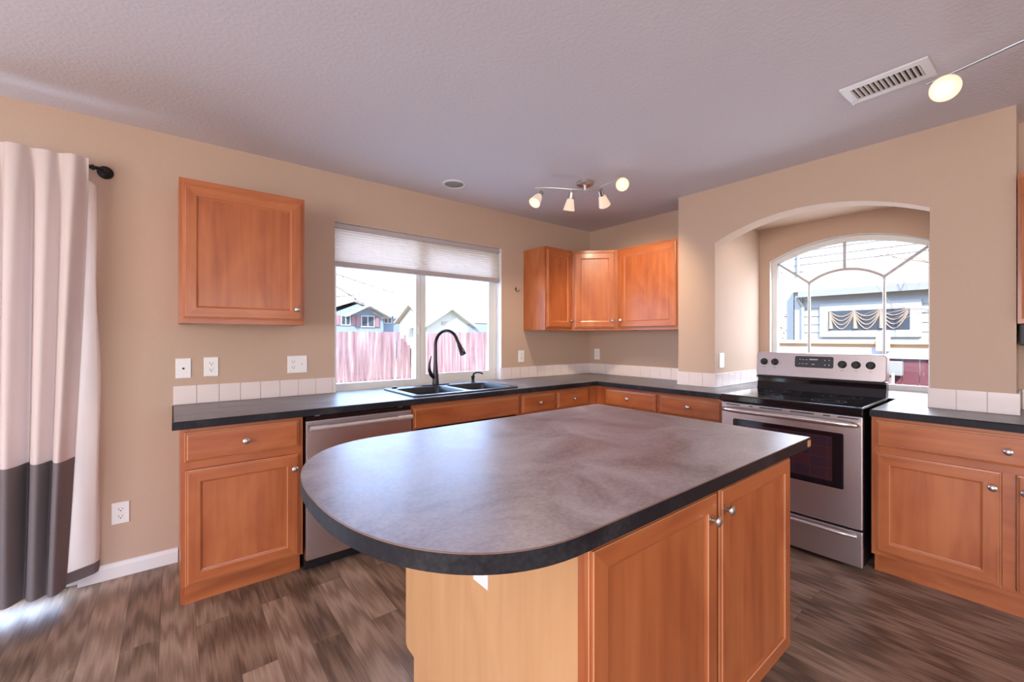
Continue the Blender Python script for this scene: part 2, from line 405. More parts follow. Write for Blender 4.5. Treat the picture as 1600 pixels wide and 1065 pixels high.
def arch_pts(y0, y1, z0, z1, zap, n=24):
    """points from (y0,z0) to (y1,z1) over an arc whose apex rises to zap"""
    yc = (y0+y1)/2; hw = abs(y1-y0)/2; s = zap-(z0+z1)/2; R = (hw*hw+s*s)/(2*s); out = []
    a0 = math.asin(hw/R)
    for k in range(n+1):
        a = -a0+2*a0*k/n; t = k/n
        out.append((yc+(y1-y0)/2*math.sin(a)/math.sin(a0), z0+(z1-z0)*t+R*math.cos(a)-R*math.cos(a0)))
    return out
mb = MB()
mb.box(-C, 0, Y2, Y1, 0, H+.05).box(0, AX+.13, Y2, Y2+.12, 0, H+.05)
mb.box(-C, 0, Y4, Y3, 0, H+.05).box(0, AX+.13, Y3-.12, Y3, 0, H+.05)
ap = arch_pts(Y2, Y3, 2.052, 2.04, 2.192)
xa, xb = -C, -.157
r0 = [(xa, y, z) for y, z in ap]; r1 = [(xb, y, z) for y, z in ap]; t0 = [(xa, y, H+.05) for y, z in ap]; t1 = [(xb, y, H+.05) for y, z in ap]
mb.loft([t0, r0, r1, t1], 0, False, closed=False)
mb.box(xb, AX+.13, Y3, Y2, AZ, AZ+.06)
struct('wall_range', mb, M_wall, 'tan wall with an arched opening around the range', 'wall')

# alcove back wall with arched window opening
WY0, WY1, WSZ, WAP = -1.632, -2.690, 1.985, 2.122
mb = MB(); a2 = arch_pts(WY0, WY1, WSZ, WSZ, WAP)
for i in range(len(a2)-1):
    (ya, za), (yb, zb) = a2[i], a2[i+1]
    q = [(AX, ya, za), (AX, yb, zb), (AX, yb, AZ+.06), (AX, ya, AZ+.06), (AX+.13, ya, za), (AX+.13, yb, zb), (AX+.13, yb, AZ+.06), (AX+.13, ya, AZ+.06)]
    mb.add(q, [(0, 1, 2, 3), (4, 7, 6, 5)]); mb.add([q[0], q[1], q[5], q[4]], [(0, 1, 2, 3)], 1)
mb.box(AX, AX+.13, WY0, Y2, 0, AZ+.06).box(AX, AX+.13, Y3, WY1, 0, AZ+.06).box(AX, AX+.13, WY1, WY0, 0, .874)
mb.box(AX+.002, AX+.13, WY0-.0015, WY0, .9145, WSZ, 1).box(AX+.002, AX+.13, WY1, WY1+.0015, .9145, WSZ, 1)
struct('wall_range_back', mb, [M_wall, M_reveal], 'tan wall at the back of the range alcove', 'wall')

# room behind the camera
mb = MB()
x0, x1, z0, z1 = -5.1, -1.7, .5, 2.2
mb.box(-7.5, x0, -7.5, -7.38, 0, H+.1).box(x1, .1, -7.5, -7.38, 0, H+.1).box(x0, x1, -7.5, -7.38, 0, z0).box(x0, x1, -7.5, -7.38, z1, H+.1)  # unseen opening added for the rear fill lamp
struct('wall_front', mb, M_wall, 'tan wall behind the viewer with a wide window', 'wall')
mb = MB(); y0, y1 = -5.25, -2.25
mb.box(-7.5, -7.38, -7.5, y0, 0, H+.1).box(-7.5, -7.38, y1, .14, 0, H+.1).box(-7.5, -7.38, y0, y1, 0, .5).box(-7.5, -7.38, y0, y1, 2.2, H+.1)  # unseen opening added for the left fill lamp
struct('wall_left', mb, M_wall, 'tan wall of the room to the left', 'wall')
mb = MB().box(0, .14, -7.4, -5.2, 0, H+.1)
struct('wall_right_rear', mb, M_wall, 'tan wall of the room behind the viewer', 'wall')

# baseboard
mb = MB().loft([[(DX1+.002, -.001, 0), (DX1+.002, -.014, 0), (DX1+.002, -.014, .062), (DX1+.002, -.008, .078), (DX1+.002, -.001, .083)],
                [(-3.615, -.001, 0), (-3.615, -.014, 0), (-3.615, -.014, .062), (-3.615, -.008, .078), (-3.615, -.001, .083)]])
struct('baseboard_back', mb, M_white, 'white baseboard between the curtain and the left base cabinet', 'baseboard')

# ---- windows (setting)
def rect_frame(mb, x0, x1, z0, z1, y0, y1, w, wb=None, wt=None, mi=0):
    wb = wb or w; wt = wt or w
    mb.box(x0, x0+w, y0, y1, z0, z1, mi).box(x1-w, x1, y0, y1, z0, z1, mi).box(x0+w, x1-w, y0, y1, z0, z0+wb, mi).box(x0+w, x1-w, y0, y1, z1-wt, z1, mi)
mb = MB(); rect_frame(mb, WX0+.001, WX1-.002, .9145, WZ1-.001, .085, .135, .034, .052, .04)
mb.box(-2.062, -2.022, .088, .132, .96, 2.1)
win1 = struct('window_1', mb, M_vinyl, 'white sliding window over the black sink', 'window')
mb = MB(); rect_frame(mb, -2.020, -1.274, .967, 2.098, .088, .112, .046, .034)
struct('window_sash', mb, M_vinyl, parent=win1)
mb = MB().rbox(-2.045, -2.030, .078, .09, 1.33, 1.40, .003); struct('window_latch', mb, M_vinyl, parent=win1)
mb = MB().box(-2.70, -2.062, .114, .118, .967, 2.1); g = struct('window_pane', mb, M_glass, parent=win1)
mb = MB().box(-1.974, -1.32, .098, .102, 1.0, 2.06); struct('window_pane', mb, M_glass, parent=win1)

mb = MB(); fx0, fx1 = AX+.05, AX+.10
inner = arch_pts(WY0-.042, WY1+.042, WSZ-.018, WSZ-.018, WAP-.042)
outer = arch_pts(WY0-.002, WY1+.002, WSZ-.001, WSZ-.001, WAP-.003)
po = [(WY0-.002, .9145)]+outer+[(WY1+.002, .9145)]; pi = [(WY0-.042, .955)]+inner+[(WY1+.042, .955)]
rings = [[(fx0, y, z) for y, z in po], [(fx0, y, z) for y, z in pi], [(fx1, y, z) for y, z in pi], [(fx1, y, z) for y, z in po]]
mb.loft(rings+[rings[0]], 0, False, False, False)
win2 = struct('window_2', mb, M_vinyl, 'white arched window behind the range', 'window')
mb = MB()
gx = AX+.075
def bar(p, q, r=.0105):
    mb.tube([(gx, *p), (gx, *q)], r, 6)
L_, R_, Mid = (-1.912, 1.775), (-2.402, 1.775), -2.157
bar((L_[0], .95), L_); bar((R_[0], .95), R_)
arc = arch_pts(L_[0], R_[0], 1.775, 1.775, 1.862, 16); mb.tube([(gx, y, z) for y, z in arc], .0105, 6)
bar((Mid, 1.86), (Mid, WAP-.04)); bar(L_, (WY0-.046, WSZ-.02)); bar(R_, (WY1+.046, WSZ-.02))
struct('window_grille', mb, mat('grey_grille', (.50, .49, .48), .5), parent=win2)
mb = MB(); pn = [(gx+.012, y, z) for y, z in pi]; pn2 = [(gx+.016, y, z) for y, z in pi]; mb.loft([pn, pn2])
struct('window_pane', mb, M_glass, parent=win2)

mb = MB(); rect_frame(mb, DX0+.002, DX1-.002, 0.001, DZ1-.002, .03, .12, .05); mb.box(-5.02, -4.95, .05, .1, .05, 2.0)
door1 = struct('door_1', mb, M_vinyl, 'sliding glass patio door behind the curtain', 'door')
mb = MB().box(DX0+.05, -5.02, .08, .085, .05, 2.0).box(-4.95, DX1-.05, .06, .065, .05, 2.0); struct('door_pane', mb, M_glass, parent=door1)

# ------------------------------------------------------------------ cabinets
def knob_mb(x, y, z):
    """mushroom knob whose stem starts on plane y and points to -y"""
    return MB().lathe([(0, .0095), (.003, .0095), (.005, .006), (.014, .006), (.017, .011), (.020, .0155), (.024, .0155), (.028, .011), (.030, .004)], (x, y, z), (0, -1, 0), 18)
def door_mb(x0, x1, z0, z1, yb, yf, fr=.056):
    def ring(i, y): return [(x0+i, y, z0+i), (x1-i, y, z0+i), (x1-i, y, z1-i), (x0+i, y, z1-i)]
    rr = [(0, yb), (0, yf+.0085), (.002, yf+.0065), (.0075, yf+.0055), (.0085, yf+.002), (.0105, yf), (fr, yf), (fr+.0025, yf+.0025), (fr+.004, yf+.006), (fr+.011, yf+.0085)]
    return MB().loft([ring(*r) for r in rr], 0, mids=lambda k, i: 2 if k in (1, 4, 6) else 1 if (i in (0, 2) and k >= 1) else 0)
def drawer_mb(x0, x1, z0, z1, yb, yf):
    def ring(i, y): return [(x0+i, y, z0+i), (x1-i, y, z0+i), (x1-i, y, z1-i), (x0+i, y, z1-i)]
    rr = [(0, yb), (0, yf+.009), (.002, yf+.007), (.009, yf+.0055), (.0105, yf+.002), (.0135, yf)]
    return MB().loft([ring(*r) for r in rr], 0, mids=lambda k, i: 1 if k in (1, 4) else 0)
def add_fronts(root, fronts, yface):
    yf = yface-.020
    for kind, x0, x1, z0, z1, kn in fronts:
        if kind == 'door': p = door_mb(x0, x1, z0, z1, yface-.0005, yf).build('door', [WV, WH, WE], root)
        else: p = drawer_mb(x0, x1, z0, z1, yface-.0005, yf).build('drawer' if kind == 'drawer' else 'false_front', [WH, WE], root)
        if kn: knob_mb(kn[0], yf+.0005, kn[1]).build('knob', M_nickel, p)
def base_body(root, w, d, zt=.875, toe=.115, rec=.072, stiles=(), openings=()):
    """carcass with face frame; toe kick as a part"""
    mb = MB().box(0, w, -d+.02, 0, toe, zt)
    mb.box(0, .018, -d+rec, -.0, 0, toe).box(w-.018, w, -d+rec, 0, 0, toe)
    mb.build('carcass', WV, root)
    f = MB(); f.box(0, .038, -d, -d+.019, toe, zt).box(w-.038, w, -d, -d+.019, toe, zt)
    f.each('face_stile', WV, root)
    f = MB().box(.038, w-.038, -d, -d+.019, toe, toe+.03).box(.038, w-.038, -d, -d+.019, zt-.03, zt).box(.038, w-.038, -d, -d+.019, .675, .712)
    for s in stiles: f.box(s-.02, s+.02, -d+.0005, -d+.019, toe+.03, zt-.03)
    f.each('face_rail', WH, root)
    MB().box(.018, w-.018, -d+rec, -d+rec+.015, 0, toe).build('toe_kick', WH, root)

t = thing('base_cabinet', 'single door base cabinet with one drawer at the counter end beside the dishwasher', 'cabinet', (-3.61, 0, 0), 0)
base_body(t, .532, .61)
add_fronts(t, [('drawer', .014, .510, .714, .856, (.262, .785)), ('door', .018, .510, .124, .674, (.486, .600))], -.61)
t = thing('base_cabinet', 'sink base cabinet with a wide blank false drawer front under the sink', 'cabinet', (-2.437, 0, 0), 0)
base_body(t, .915, .61, zt=.70)
MB().box(0, .915, -.61, -.591, .70, .875).build('apron_rail', WH, t)
add_fronts(t, [('false', .012, .895, .714, .852, None), ('door', .012, .445, .124, .674, (.42, .60)), ('door', .46, .895, .124, .674, (.485, .60))], -.61)
t = thing('base_cabinet', 'base cabinet with two small drawers between sink cabinet and room corner', 'cabinet', (-1.520, 0, 0), 0)
base_body(t, .909, .61, stiles=(.38,))
MB().box(.785, .909, -.6105, -.6, .12, .87).build('corner_filler', WV, t)
add_fronts(t, [('drawer', .012, .365, .714, .853, (.19, .783)), ('drawer', .398, .782, .714, .853, (.59, .783)),
               ('door', .012, .365, .124, .674, (.34, .60)), ('door', .398, .782, .124, .674, (.425, .60))], -.61)
t = thing('base_cabinet', 'base cabinet with two wide drawers between room corner and range', 'cabinet', (0, -.6125, 0), RB)
base_body(t, 1.1425, .61, stiles=(.633,))
MB().box(0, .105, -.6105, -.6, .12, .87).build('corner_filler', WV, t)
add_fronts(t, [('drawer', .110, .613, .714, .852, (.356, .788)), ('drawer', .653, 1.136, .714, .852, (.896, .788)),
               ('door', .110, .613, .124, .674, (.588, .60)), ('door', .653, 1.136, .124, .674, (.678, .60))], -.61)
t = thing('base_cabinet', 'base cabinet with one wide drawer over two doors beside the black side of the range', 'cabinet', (0, -2.567, 0), RB)
base_body(t, .99, .61, stiles=(.495,))
add_fronts(t, [('drawer', .022, .970, .714, .856, (.495, .783)), ('door', .022, .473, .140, .678, (.447, .605)), ('door', .520, .970, .140, .678, (.546, .605))], -.61)

def wall_body(root, w, d, z0, z1):
    MB().box(0, w, -d+.02, 0, z0+.012, z1).box(0, .018, -d+.02, 0, z0, z0+.012).box(w-.018, w, -d+.02, 0, z0, z0+.012).build('carcass', WV, root)
    MB().box(0, .038, -d, -d+.019, z0, z1).box(w-.038, w, -d, -d+.019, z0, z1).each('face_stile', WV, root)
    MB().box(.038, w-.038, -d, -d+.019, z0, z0+.03).box(.038, w-.038, -d, -d+.019, z1-.03, z1).each('face_rail', WH, root)
t = thing('wall_cabinet', 'single wall cabinet hanging alone between curtain and sink window', 'cabinet', (-3.614, 0, 0), 0)
wall_body(t, .613, .305, 1.385, 2.16)
add_fronts(t, [('door', .017, .592, 1.412, 2.128, (.565, 1.478))], -.305)
t = thing('wall_cabinet', 'narrow wall cabinet between the sink window and the diagonal corner cabinet', 'cabinet', (-.968, 0, 0), 0)
wall_body(t, .356, .305, 1.378, 2.15)
add_fronts(t, [('door', .014, .340, 1.402, 2.126, (.318, 1.470))], -.305)
t = thing('wall_cabinet', 'diagonal corner wall cabinet facing out of the room corner', 'cabinet', (0, 0, 0), 0)
pent = [(-.611, 0), (-.611, -.304), (-.304, -.611), (0, -.611), (0, 0)]
MB().prism(pent, 1.378, 2.15).build('carcass', WV, t)
M45 = Matrix.Translation((-.611, -.304, 0)) @ Matrix.Rotation(-PI/4, 4, 'Z')
MB().box(0, .03, -.003, 0, 1.378, 2.15).box(.404, .434, -.003, 0, 1.378, 2.15).xf(M45).each('face_stile', WV, t)
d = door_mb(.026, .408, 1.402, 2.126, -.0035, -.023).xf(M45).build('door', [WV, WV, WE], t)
knob_mb(.384, -.0225, 1.470).xf(M45).build('knob', M_nickel, d)
t = thing('wall_cabinet', 'wide wall cabinet between the diagonal corner cabinet and the arched wall', 'cabinet', (0, -.613, 0), RB)
wall_body(t, .626, .305, 1.378, 2.15)
add_fronts(t, [('door', .035, .612, 1.402, 2.126, (.055, 1.470))], -.305)
t = thing('wall_cabinet', 'wall cabinet beyond the arched wall, above the black appliance', 'cabinet', (0, -3.081, 0), RB)
wall_body(t, .76, .318, 1.378, 2.13)
add_fronts(t, [('door', .014, .372, 1.402, 2.106, (.345, 1.470)), ('door', .388, .746, 1.402, 2.106, (.415, 1.470))], -.318)
t = thing('undercabinet_radio', 'black appliance mounted under the wall cabinet beyond the arched wall', 'appliance', (0, -3.084, 0), RB)  # unidentified black appliance built as a slim box
MB().rbox(.002, .45, -.30, -.03, 1.268, 1.3775, .006).build('housing', M_blackmat, t)
MB().box(.06, .40, -.304, -.299, 1.29, 1.355).build('front_panel', M_blackgl, t)

# ------------------------------------------------------------------ worktops
Z = .914
hole = list(reversed(rrect(-2.385, -1.535, -.585, -.075, .04, 4)))
out = [(-3.642, -.648), (-.648, -.648), (-.648, -1.760), (.001, -1.760), (.001, -2.566), (-.648, -2.566), (-.648, -3.565), (-.001, -3.565), (-.001, Y4-.001), (-C-.001, Y4-.001), (-C-.001, Y3+.001),
       (AX-.001, Y3+.001), (AX-.001, WY1+.002), (AX+.049, WY1+.002), (AX+.049, WY0-.002), (AX-.001, WY0-.002), (AX-.001, Y2-.001), (-C-.001, Y2-.001), (-C-.001, Y1+.001), (-.001, Y1+.001), (-.001, -.001), (WX1-.002, -.001), (WX1-.002, .084), (WX0+.002, .084), (WX0+.002, -.001), (-3.642, -.001)]
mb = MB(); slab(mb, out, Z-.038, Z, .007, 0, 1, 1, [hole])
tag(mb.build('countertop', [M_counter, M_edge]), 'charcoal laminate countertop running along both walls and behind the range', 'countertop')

cx, cy, ax_, by_, nn = -2.975, -2.045, .397, .542, 2.35
pts = [(-1.665, -2.587), (-1.663, -1.545), (-1.668, -1.515), (-1.70, -1.503)]
for k in range(0, 49):
    a = PI/2+PI*k/48; c_, s_ = math.cos(a), math.sin(a)
    pts.append((cx+ax_*math.copysign(abs(c_)**(2/nn), c_), cy+by_*math.copysign(abs(s_)**(2/nn), s_)))
mb = MB(); slab(mb, pts, Z-.040, Z-.0025, 0, 1, 1, 1)
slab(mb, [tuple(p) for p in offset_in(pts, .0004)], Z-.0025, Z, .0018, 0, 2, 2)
isl_top = mb.build('island_worktop', [M_island, M_edge, M_seam])
tag(isl_top, 'long grey brown laminate island worktop rounded at one end', 'countertop')
MB().box(-1.700, -1.668, -2.5885, -2.56, Z-.034, Z-.009).build('exposed_core', WP, isl_top)['label'] = 'bare wood core showing at the worktop corner'

# ------------------------------------------------------------------ island cabinet
t = thing('island_cabinet', 'freestanding island cabinet with two front doors and pale end panel', 'cabinet', (-2.926, 0, 0), 0)
yb_, yf_ = -1.607, -2.542; w_ = 1.148
MB().box(.014, w_, yf_+.02, yb_, .115, .873).box(.014, w_, yf_+.09, yb_-.07, 0, .115).build('carcass', WV, t)
ep = MB(); ep.loft([[(x, yf_+.001, .0), (x, yf_+.001, .873), (x, yb_, .873), (x, yb_, .118), (x, yb_-.012, .103), (x, yb_-.07, .10), (x, yb_-.07, 0)] for x in (0, .0135)])
e = ep.build('end_panel', WP, t); e['label'] = 'pale maple veneer end panel'
MB().box(-.004, .016, yf_-.0005, yf_+.03, .0, .872).build('corner_strip', WV, t)
MB().box(.016, .042, yf_, yf_+.019, .0, .873).box(w_-.038, w_, yf_, yf_+.019, .115, .873).box(.553, .59, yf_, yf_+.019, .115, .873).each('face_stile', WV, t)
MB().box(.042, w_-.038, yf_+.0005, yf_+.019, .115, .15).box(.042, w_-.038, yf_+.0005, yf_+.019, .84, .873).each('face_rail', WH, t)
MB().box(.042, w_, yf_+.075, yf_+.09, 0, .115).build('toe_kick', WH, t)
add_fronts(t, [('door', -.017+.0, .549, .130, .857, (.507, .782)), ('door', .568, 1.129, .130, .857, (.590, .792))], yf_)

# ------------------------------------------------------------------ tile backsplash (setting)
TRIM = [0]
def tiles(label, x0, x1, z0, z1, M, pitch=.1105, start=0.0, left_cap=False):
    mb = MB(); mb.box(x0, x1, -.004, -.0005, z0, z1-.001, 1)
    x = x0-start
    while x < x1-.004:
        a, b = max(x, x0)+.0012, min(x+pitch, x1)-.0012
        if b-a > .006:
            mb.rbox(a, b, -.009, -.002, z0+.001, z1, .002, 0)
        x += pitch
    mb.xf(M); TRIM[0] += 1
    struct('trim_%d' % TRIM[0], mb, [M_tile, M_grout], label, 'tile backsplash')
TZ0, TZ1 = .9147, 1.025
I4 = Matrix.Identity(4)
tiles('cream tile backsplash row left of the sink window', -3.637, WX0+.008, TZ0, TZ1, I4, .1105)
tiles('cream tile backsplash row right of the sink window', WX1, -.010, TZ0, TZ1, I4)
tiles('cream tile return at the right side of the sink window', 0, .085, TZ0, TZ1, Matrix.Translation((WX1, .085, 0)) @ Matrix.Rotation(RB, 4, 'Z'))
MB4 = lambda x, y: Matrix.Translation((x, y, 0)) @ Matrix.Rotation(RB, 4, 'Z')
tiles('cream tile backsplash row under the corner wall cabinets', 0, 1.232, TZ0, TZ1, MB4(0, 0))
tiles('cream tile backsplash row on the left pillar beside the range', -.009, .318, TZ0, TZ1, MB4(-C, Y1))
tiles('cream tile backsplash row on the left side of the alcove', 0, .845, TZ0, TZ1, Matrix.Translation((-C-.008, Y2, 0)), .1105)
tiles('cream tile backsplash row on the right pillar beside the range', -.008, .327, TZ0, TZ1, MB4(-C, Y3), .112)
tiles('cream tile backsplash row on the right side of the pillar', 0, .30, TZ0, TZ1, Matrix.Translation((-.002, Y4, 0)) @ Matrix.Rotation(0, 4, 'Z') @ Matrix.Translation((-.31, 0, 0)))
tiles('cream tile backsplash row at the right edge of the photo', .012, .50, TZ0, TZ1+.0, MB4(0, Y4))

# ------------------------------------------------------------------ outlets
def outlet(label, loc, rz, kind, group=None):
    t = thing('electrical_outlet' if kind in ('duplex', 'combo') else 'wall_jack', label, 'outlet' if kind != 'jack' else 'wall jack', loc, rz)
    w, h = (.122 if kind == 'combo' else .073)/2, .0585
    MB().loft([[(sx*(w-i), y, sz*(h-i)) for sx, sz in ((-1, -1), (1, -1), (1, 1), (-1, 1))] for i, y in ((0, -.0005), (0, -.003), (.003, -.006))]).build('cover_plate', M_plate, t)
    if kind in ('duplex', 'combo'):
        xo = -.026 if kind == 'combo' else 0
        for s in (-1, 1):
            zc = s*.0195
            body = MB(); ol = rrect(xo-.0165, xo+.0165, zc-.014, zc+.014, .009, 4)
            body.loft([[(x, y, z) for x, z in ol] for y in (-.0058, -.0075)]); b = body.build('socket', M_plate, t)
            sl = MB().box(xo-.0085, xo-.006, -.0079, -.0074, zc-.001, zc+.008).box(xo+.006, xo+.0085, -.0079, -.0074, zc+.0, zc+.007)
            sl.lathe([(0, .003), (.0005, .003)], (xo, -.0074, zc-.007), (0, -1, 0), 10); sl.build('socket_slots', M_dark, b)
        MB().lathe([(0, .0035), (.001, .0025)], (xo, -.006, 0), (0, -1, 0), 10).build('screw', M_plate, t)
    if kind == 'combo':
        s = MB().box(.0205, .0335, -.0068, -.0058, -.013, .013).build('switch_surround', M_plate, t)
        MB().loft([[(.023, -.0066, -.004), (.031, -.0066, -.004), (.031, -.0066, .006), (.023, -.0066, .006)], [(.024, -.016, .004), (.030, -.016, .004), (.030, -.016, .009), (.024, -.016, .009)]]).build('toggle', M_plate, t)
    if kind == 'jack':
        MB().box(-.008, .008, -.0075, -.0058, -.008, .010).build('jack_insert', M_plate, t)
        MB().box(-.0055, .0055, -.0079, -.0074, -.006, .004).build('jack_opening', M_dark, t)
        for s in (-1, 1): MB().lathe([(0, .0035), (.001, .0025)], (0, -.006, s*.045), (0, -1, 0), 10).build('screw', M_plate, t)
    if kind == 'decora':
        MB().rbox(-.0165, .0165, -.0085, -.0055, -.033, .033, .0015).build('rocker', M_plate, t)
    return t
outlet('white phone jack plate on the wall above the left counter end', (-3.590, 0, 1.127), 0, 'jack')
outlet('white duplex outlet beside the phone jack plate above the left counter', (-3.456, 0, 1.131), 0, 'duplex')
outlet('white double plate with outlet and switch left of the sink window', (-2.978, 0, 1.127), 0, 'combo')
outlet('white duplex outlet right of the sink window under the corner cabinets', (-.999, 0, 1.128), 0, 'duplex')
outlet('white duplex outlet low on the wall beside the curtain', (-3.862, 0, .347), 0, 'duplex')
outlet('white duplex outlet on the right wall nearest the room corner', (0, -.105, 1.127), RB, 'duplex')
outlet('white duplex outlet on the right wall beside the left pillar', (0, -1.15, 1.125), RB, 'duplex')
outlet('white duplex outlet on the inner side wall of the range alcove', (-.20, Y2, 1.126), 0, 'duplex')
outlet('white duplex outlet on the pale island end panel under the overhang', (-2.926, -2.126, .6375), RB, 'duplex')

# ------------------------------------------------------------------ dishwasher
t = thing('dishwasher', 'stainless steel dishwasher with a bar handle beside the single door base cabinet', 'dishwasher', (-3.069, 0, 0), 0)
MB().box(.004, .623, -.60, -.02, .02, .868).build('tub_housing', M_black, t)
MB().rbox(.002, .625, -.636, -.598, .078, .846, .004).build('door', M_steel, t)
h = MB().tube([(.012, -.682, .812), (.105, -.682, .812)], .0150, 14).tube([(.105, -.682, .812), (.515, -.682, .812)], .0120, 14).tube([(.515, -.682, .812), (.608, -.682, .812)], .0150, 14)
for x in (.06, .56): h.tube([(x, -.676, .812), (x, -.634, .812)], .008, 10)
h.build('handle', M_satin, t)
MB().box(.004, .623, -.62, -.60, .848, .868).build('control_strip', M_blackgl, t)
for x in (.05, .545): MB().box(x, x+.025, -.622, -.60, .8685, .8745).build('mounting_clip', M_nickel, t)
MB().box(.004, .623, -.565, -.55, .0, .08).build('toe_kick', M_black, t)

# ------------------------------------------------------------------ sink, faucet, soap pump
SX0, SX1, SY0, SY1 = -2.402, -1.518, -.602, -.052
t = thing('kitchen_sink', 'black double bowl drop-in sink under the window', 'sink', (0, 0, 0))
b1 = rrect(SX0+.045, -1.985, SY0+.035, SY1-.115, .05); b2 = rrect(-1.940, SX1-.045, SY0+.035, SY1-.115, .05)
mb = MB(); slab(mb, rrect(SX0, SX1, SY0, SY1, .03), Z+.0005, Z+.012, .006, 0, 0, 0, [list(reversed(b1)), list(reversed(b2))])
mb.build('rim', M_sink, t)
def inset(o, d): return offset_in(o, d)
for b in (b1, b2):
    rings = []
    for d_, z_ in ((0, Z+.012), (.004, Z+.004), (.010, Z-.05), (.018, Z-.14), (.035, Z-.175), (.06, Z-.182)):
        rings.append([(p[0], p[1], z_) for p in (inset(b, d_) if d_ else b)])
    mb = MB().loft(rings, 0, True, False, True)
    bo = mb.build('bowl', M_sink, t)
    c = (sum(p[0] for p in b)/len(b), sum(p[1] for p in b)/len(b))
    MB().lathe([(0, .043), (.003, .043), (.004, .036), (.001, .030), (.0005, .005)], (c[0], c[1], Z-.182), (0, 0, 1), 20).build('drain', M_orb, bo)
MB().lathe([(0, .022), (.004, .022), (.012, .016), (.014, .004)], (-2.33, SY1-.05, Z+.0118), (0, 0, 1), 18).build('hole_cover', M_orb, t)

t = thing('kitchen_faucet', 'dark bronze gooseneck pull-down faucet behind the sink', 'faucet', (-1.985, -.105, Z+.0125), 0)
MB().loft([[(x, y, z) for x, y in rrect(-.125+i, .125-i, -.028+i, .028-i, .026-i, 6)] for i, z in ((0, 0), (0, .004), (.004, .008))], 0, True).build('deck_plate', M_orb, t)
MB().lathe([(.006, .030), (.02, .027), (.05, .0255), (.09, .023), (.14, .0185), (.19, .0155)], (0, 0, 0), (0, 0, 1), 22).build('body', M_orb, t)
sd = Vector((.36, -.93, 0)).normalized(); R_ = .112; zc = .325
pp = [Vector((0, 0, .18)), Vector((0, 0, .25)), Vector((0, 0, zc))]
for k in range(1, 15):
    a = PI-k/14*math.radians(158); pp.append(sd*(R_+R_*math.cos(a))+Vector((0, 0, zc+R_*math.sin(a))))
tg = (pp[-1]-pp[-2]).normalized()
pp += [pp[-1]+tg*.02, pp[-1]+tg*.035]
spo = MB().tube(pp, [.0155, .0145]+[.0135]*(len(pp)-4)+[.0132, .0132], 16).build('spout', M_orb, t)
e_ = pp[-1]
MB().lathe([(-.002, .013), (.012, .017), (.02, .0175), (.022, .0165), (.035, .018), (.075, .0235), (.092, .0245), (.097, .022)], e_, tg, 18).build('spray_head', M_orb, spo)
# lever: rises from the left side of the body as a curved blade
lv = [Vector((-.018, -.004, .062)), Vector((-.046, -.010, .088)), Vector((-.062, -.014, .125)), Vector((-.064, -.016, .165)), Vector((-.056, -.017, .205)), Vector((-.046, -.018, .235))]
MB().tube(lv, [.016, .0155, .013, .0095, .006, .003], 12).build('lever', M_orb, t)
t = thing('soap_dispenser', 'small dark bronze soap pump at the right back of the sink', 'soap dispenser', (-1.625, -.105, Z+.0125), 0)
MB().lathe([(0, .022), (.004, .022), (.008, .014), (.03, .012), (.045, .0165), (.055, .0165), (.060, .010)], (0, 0, 0), (0, 0, 1), 18).build('pump_body', M_orb, t)
MB().tube([(0, 0, .056), (.004, -.006, .072), (.018, -.022, .083), (.036, -.042, .084), (.05, -.058, .078), (.056, -.066, .070)], [.009, .009, .008, .0075, .007, .006], 10).build('nozzle', M_orb, t)

# ------------------------------------------------------------------ range
t = thing('kitchen_range', 'stainless steel electric range with black glass cooktop in the alcove', 'range', (0, -1.766, 0), RB)
W = .775
MB().box(.004, W-.004, -.632, -.005, .03, .874).build('body', M_black, t)
for x in (.05, W-.05):
    for y in (-.58, -.06): MB().lathe([(0, .018), (.032, .014)], (x, y, 0), (0, 0, 1), 10).build('levelling_foot', M_blackmat, t)
dmb = MB(); dmb.rbox(.002, W-.002, -.662, -.633, .238, .866, .005); od = dmb.build('oven_door', M_steel, t)
ow = MB(); ol = rrect(.078, .690, .442, .762, .012, 3); ol2 = rrect(.082, .686, .446, .758, .010, 3)
ow.loft([[(x, -.6615, z) for x, z in ol], [(x, -.664, z) for x, z in ol2]]); ow_ = ow.build('oven_window', M_blackgl, od)
# inner oven window with a reddish reflection pattern painted into its colour
def reflection_mat():
    m = mat('tinted_oven_screen', (.03, .012, .016), .10, spec=.7)
    tc = N(m, 'ShaderNodeTexCoord'); mp = N(m, 'ShaderNodeMapping'); ch = N(m, 'ShaderNodeTexBrick'); LK(m, tc.outputs['Object'], mp.inputs[0])
    mp.inputs['Rotation'].default_value = (PI/2, 0, 0)
    ch.offset = 0; ch.inputs['Scale'].default_value = 1; ch.inputs['Brick Width'].default_value = .0875; ch.inputs['Row Height'].default_value = .061
    ch.inputs['Mortar Size'].default_value = .0012; ch.inputs['Color1'].default_value = (.055, .018, .022, 1); ch.inputs['Color2'].default_value = (.022, .018, .034, 1); ch.inputs['Mortar'].default_value = (.085, .04, .035, 1)
    LK(m, mp.outputs[0], ch.inputs['Vector']); LK(m, ch.outputs['Color'], bsdf(m).inputs['Base Color'])
    return m
MB().box(.135, .635, -.6646, -.6639, .478, .735).build('oven_screen', reflection_mat(), ow_)
x = .03
vs = [(.035, .125), (.18, .205), (.245, .375), (.42, .545), (.59, .625), (.66, .755)]
for a, b in vs: MB().rbox(max(a, .012), min(b, W-.012), -.6635, -.6612, .851, .857, .0008).build('vent_slot', M_dark, od)
hp = [(.022, -.664, .818), (.030, -.69, .822), (.055, -.706, .824), (.11, -.712, .824), (.39, -.716, .824), (.665, -.712, .824), (.72, -.706, .824), (.745, -.69, .822), (.753, -.664, .818)]
MB().tube(hp, [.012, .014, .0155, .0165, .0165, .0165, .0155, .014, .012], 14).build('handle', M_steelbar, od)
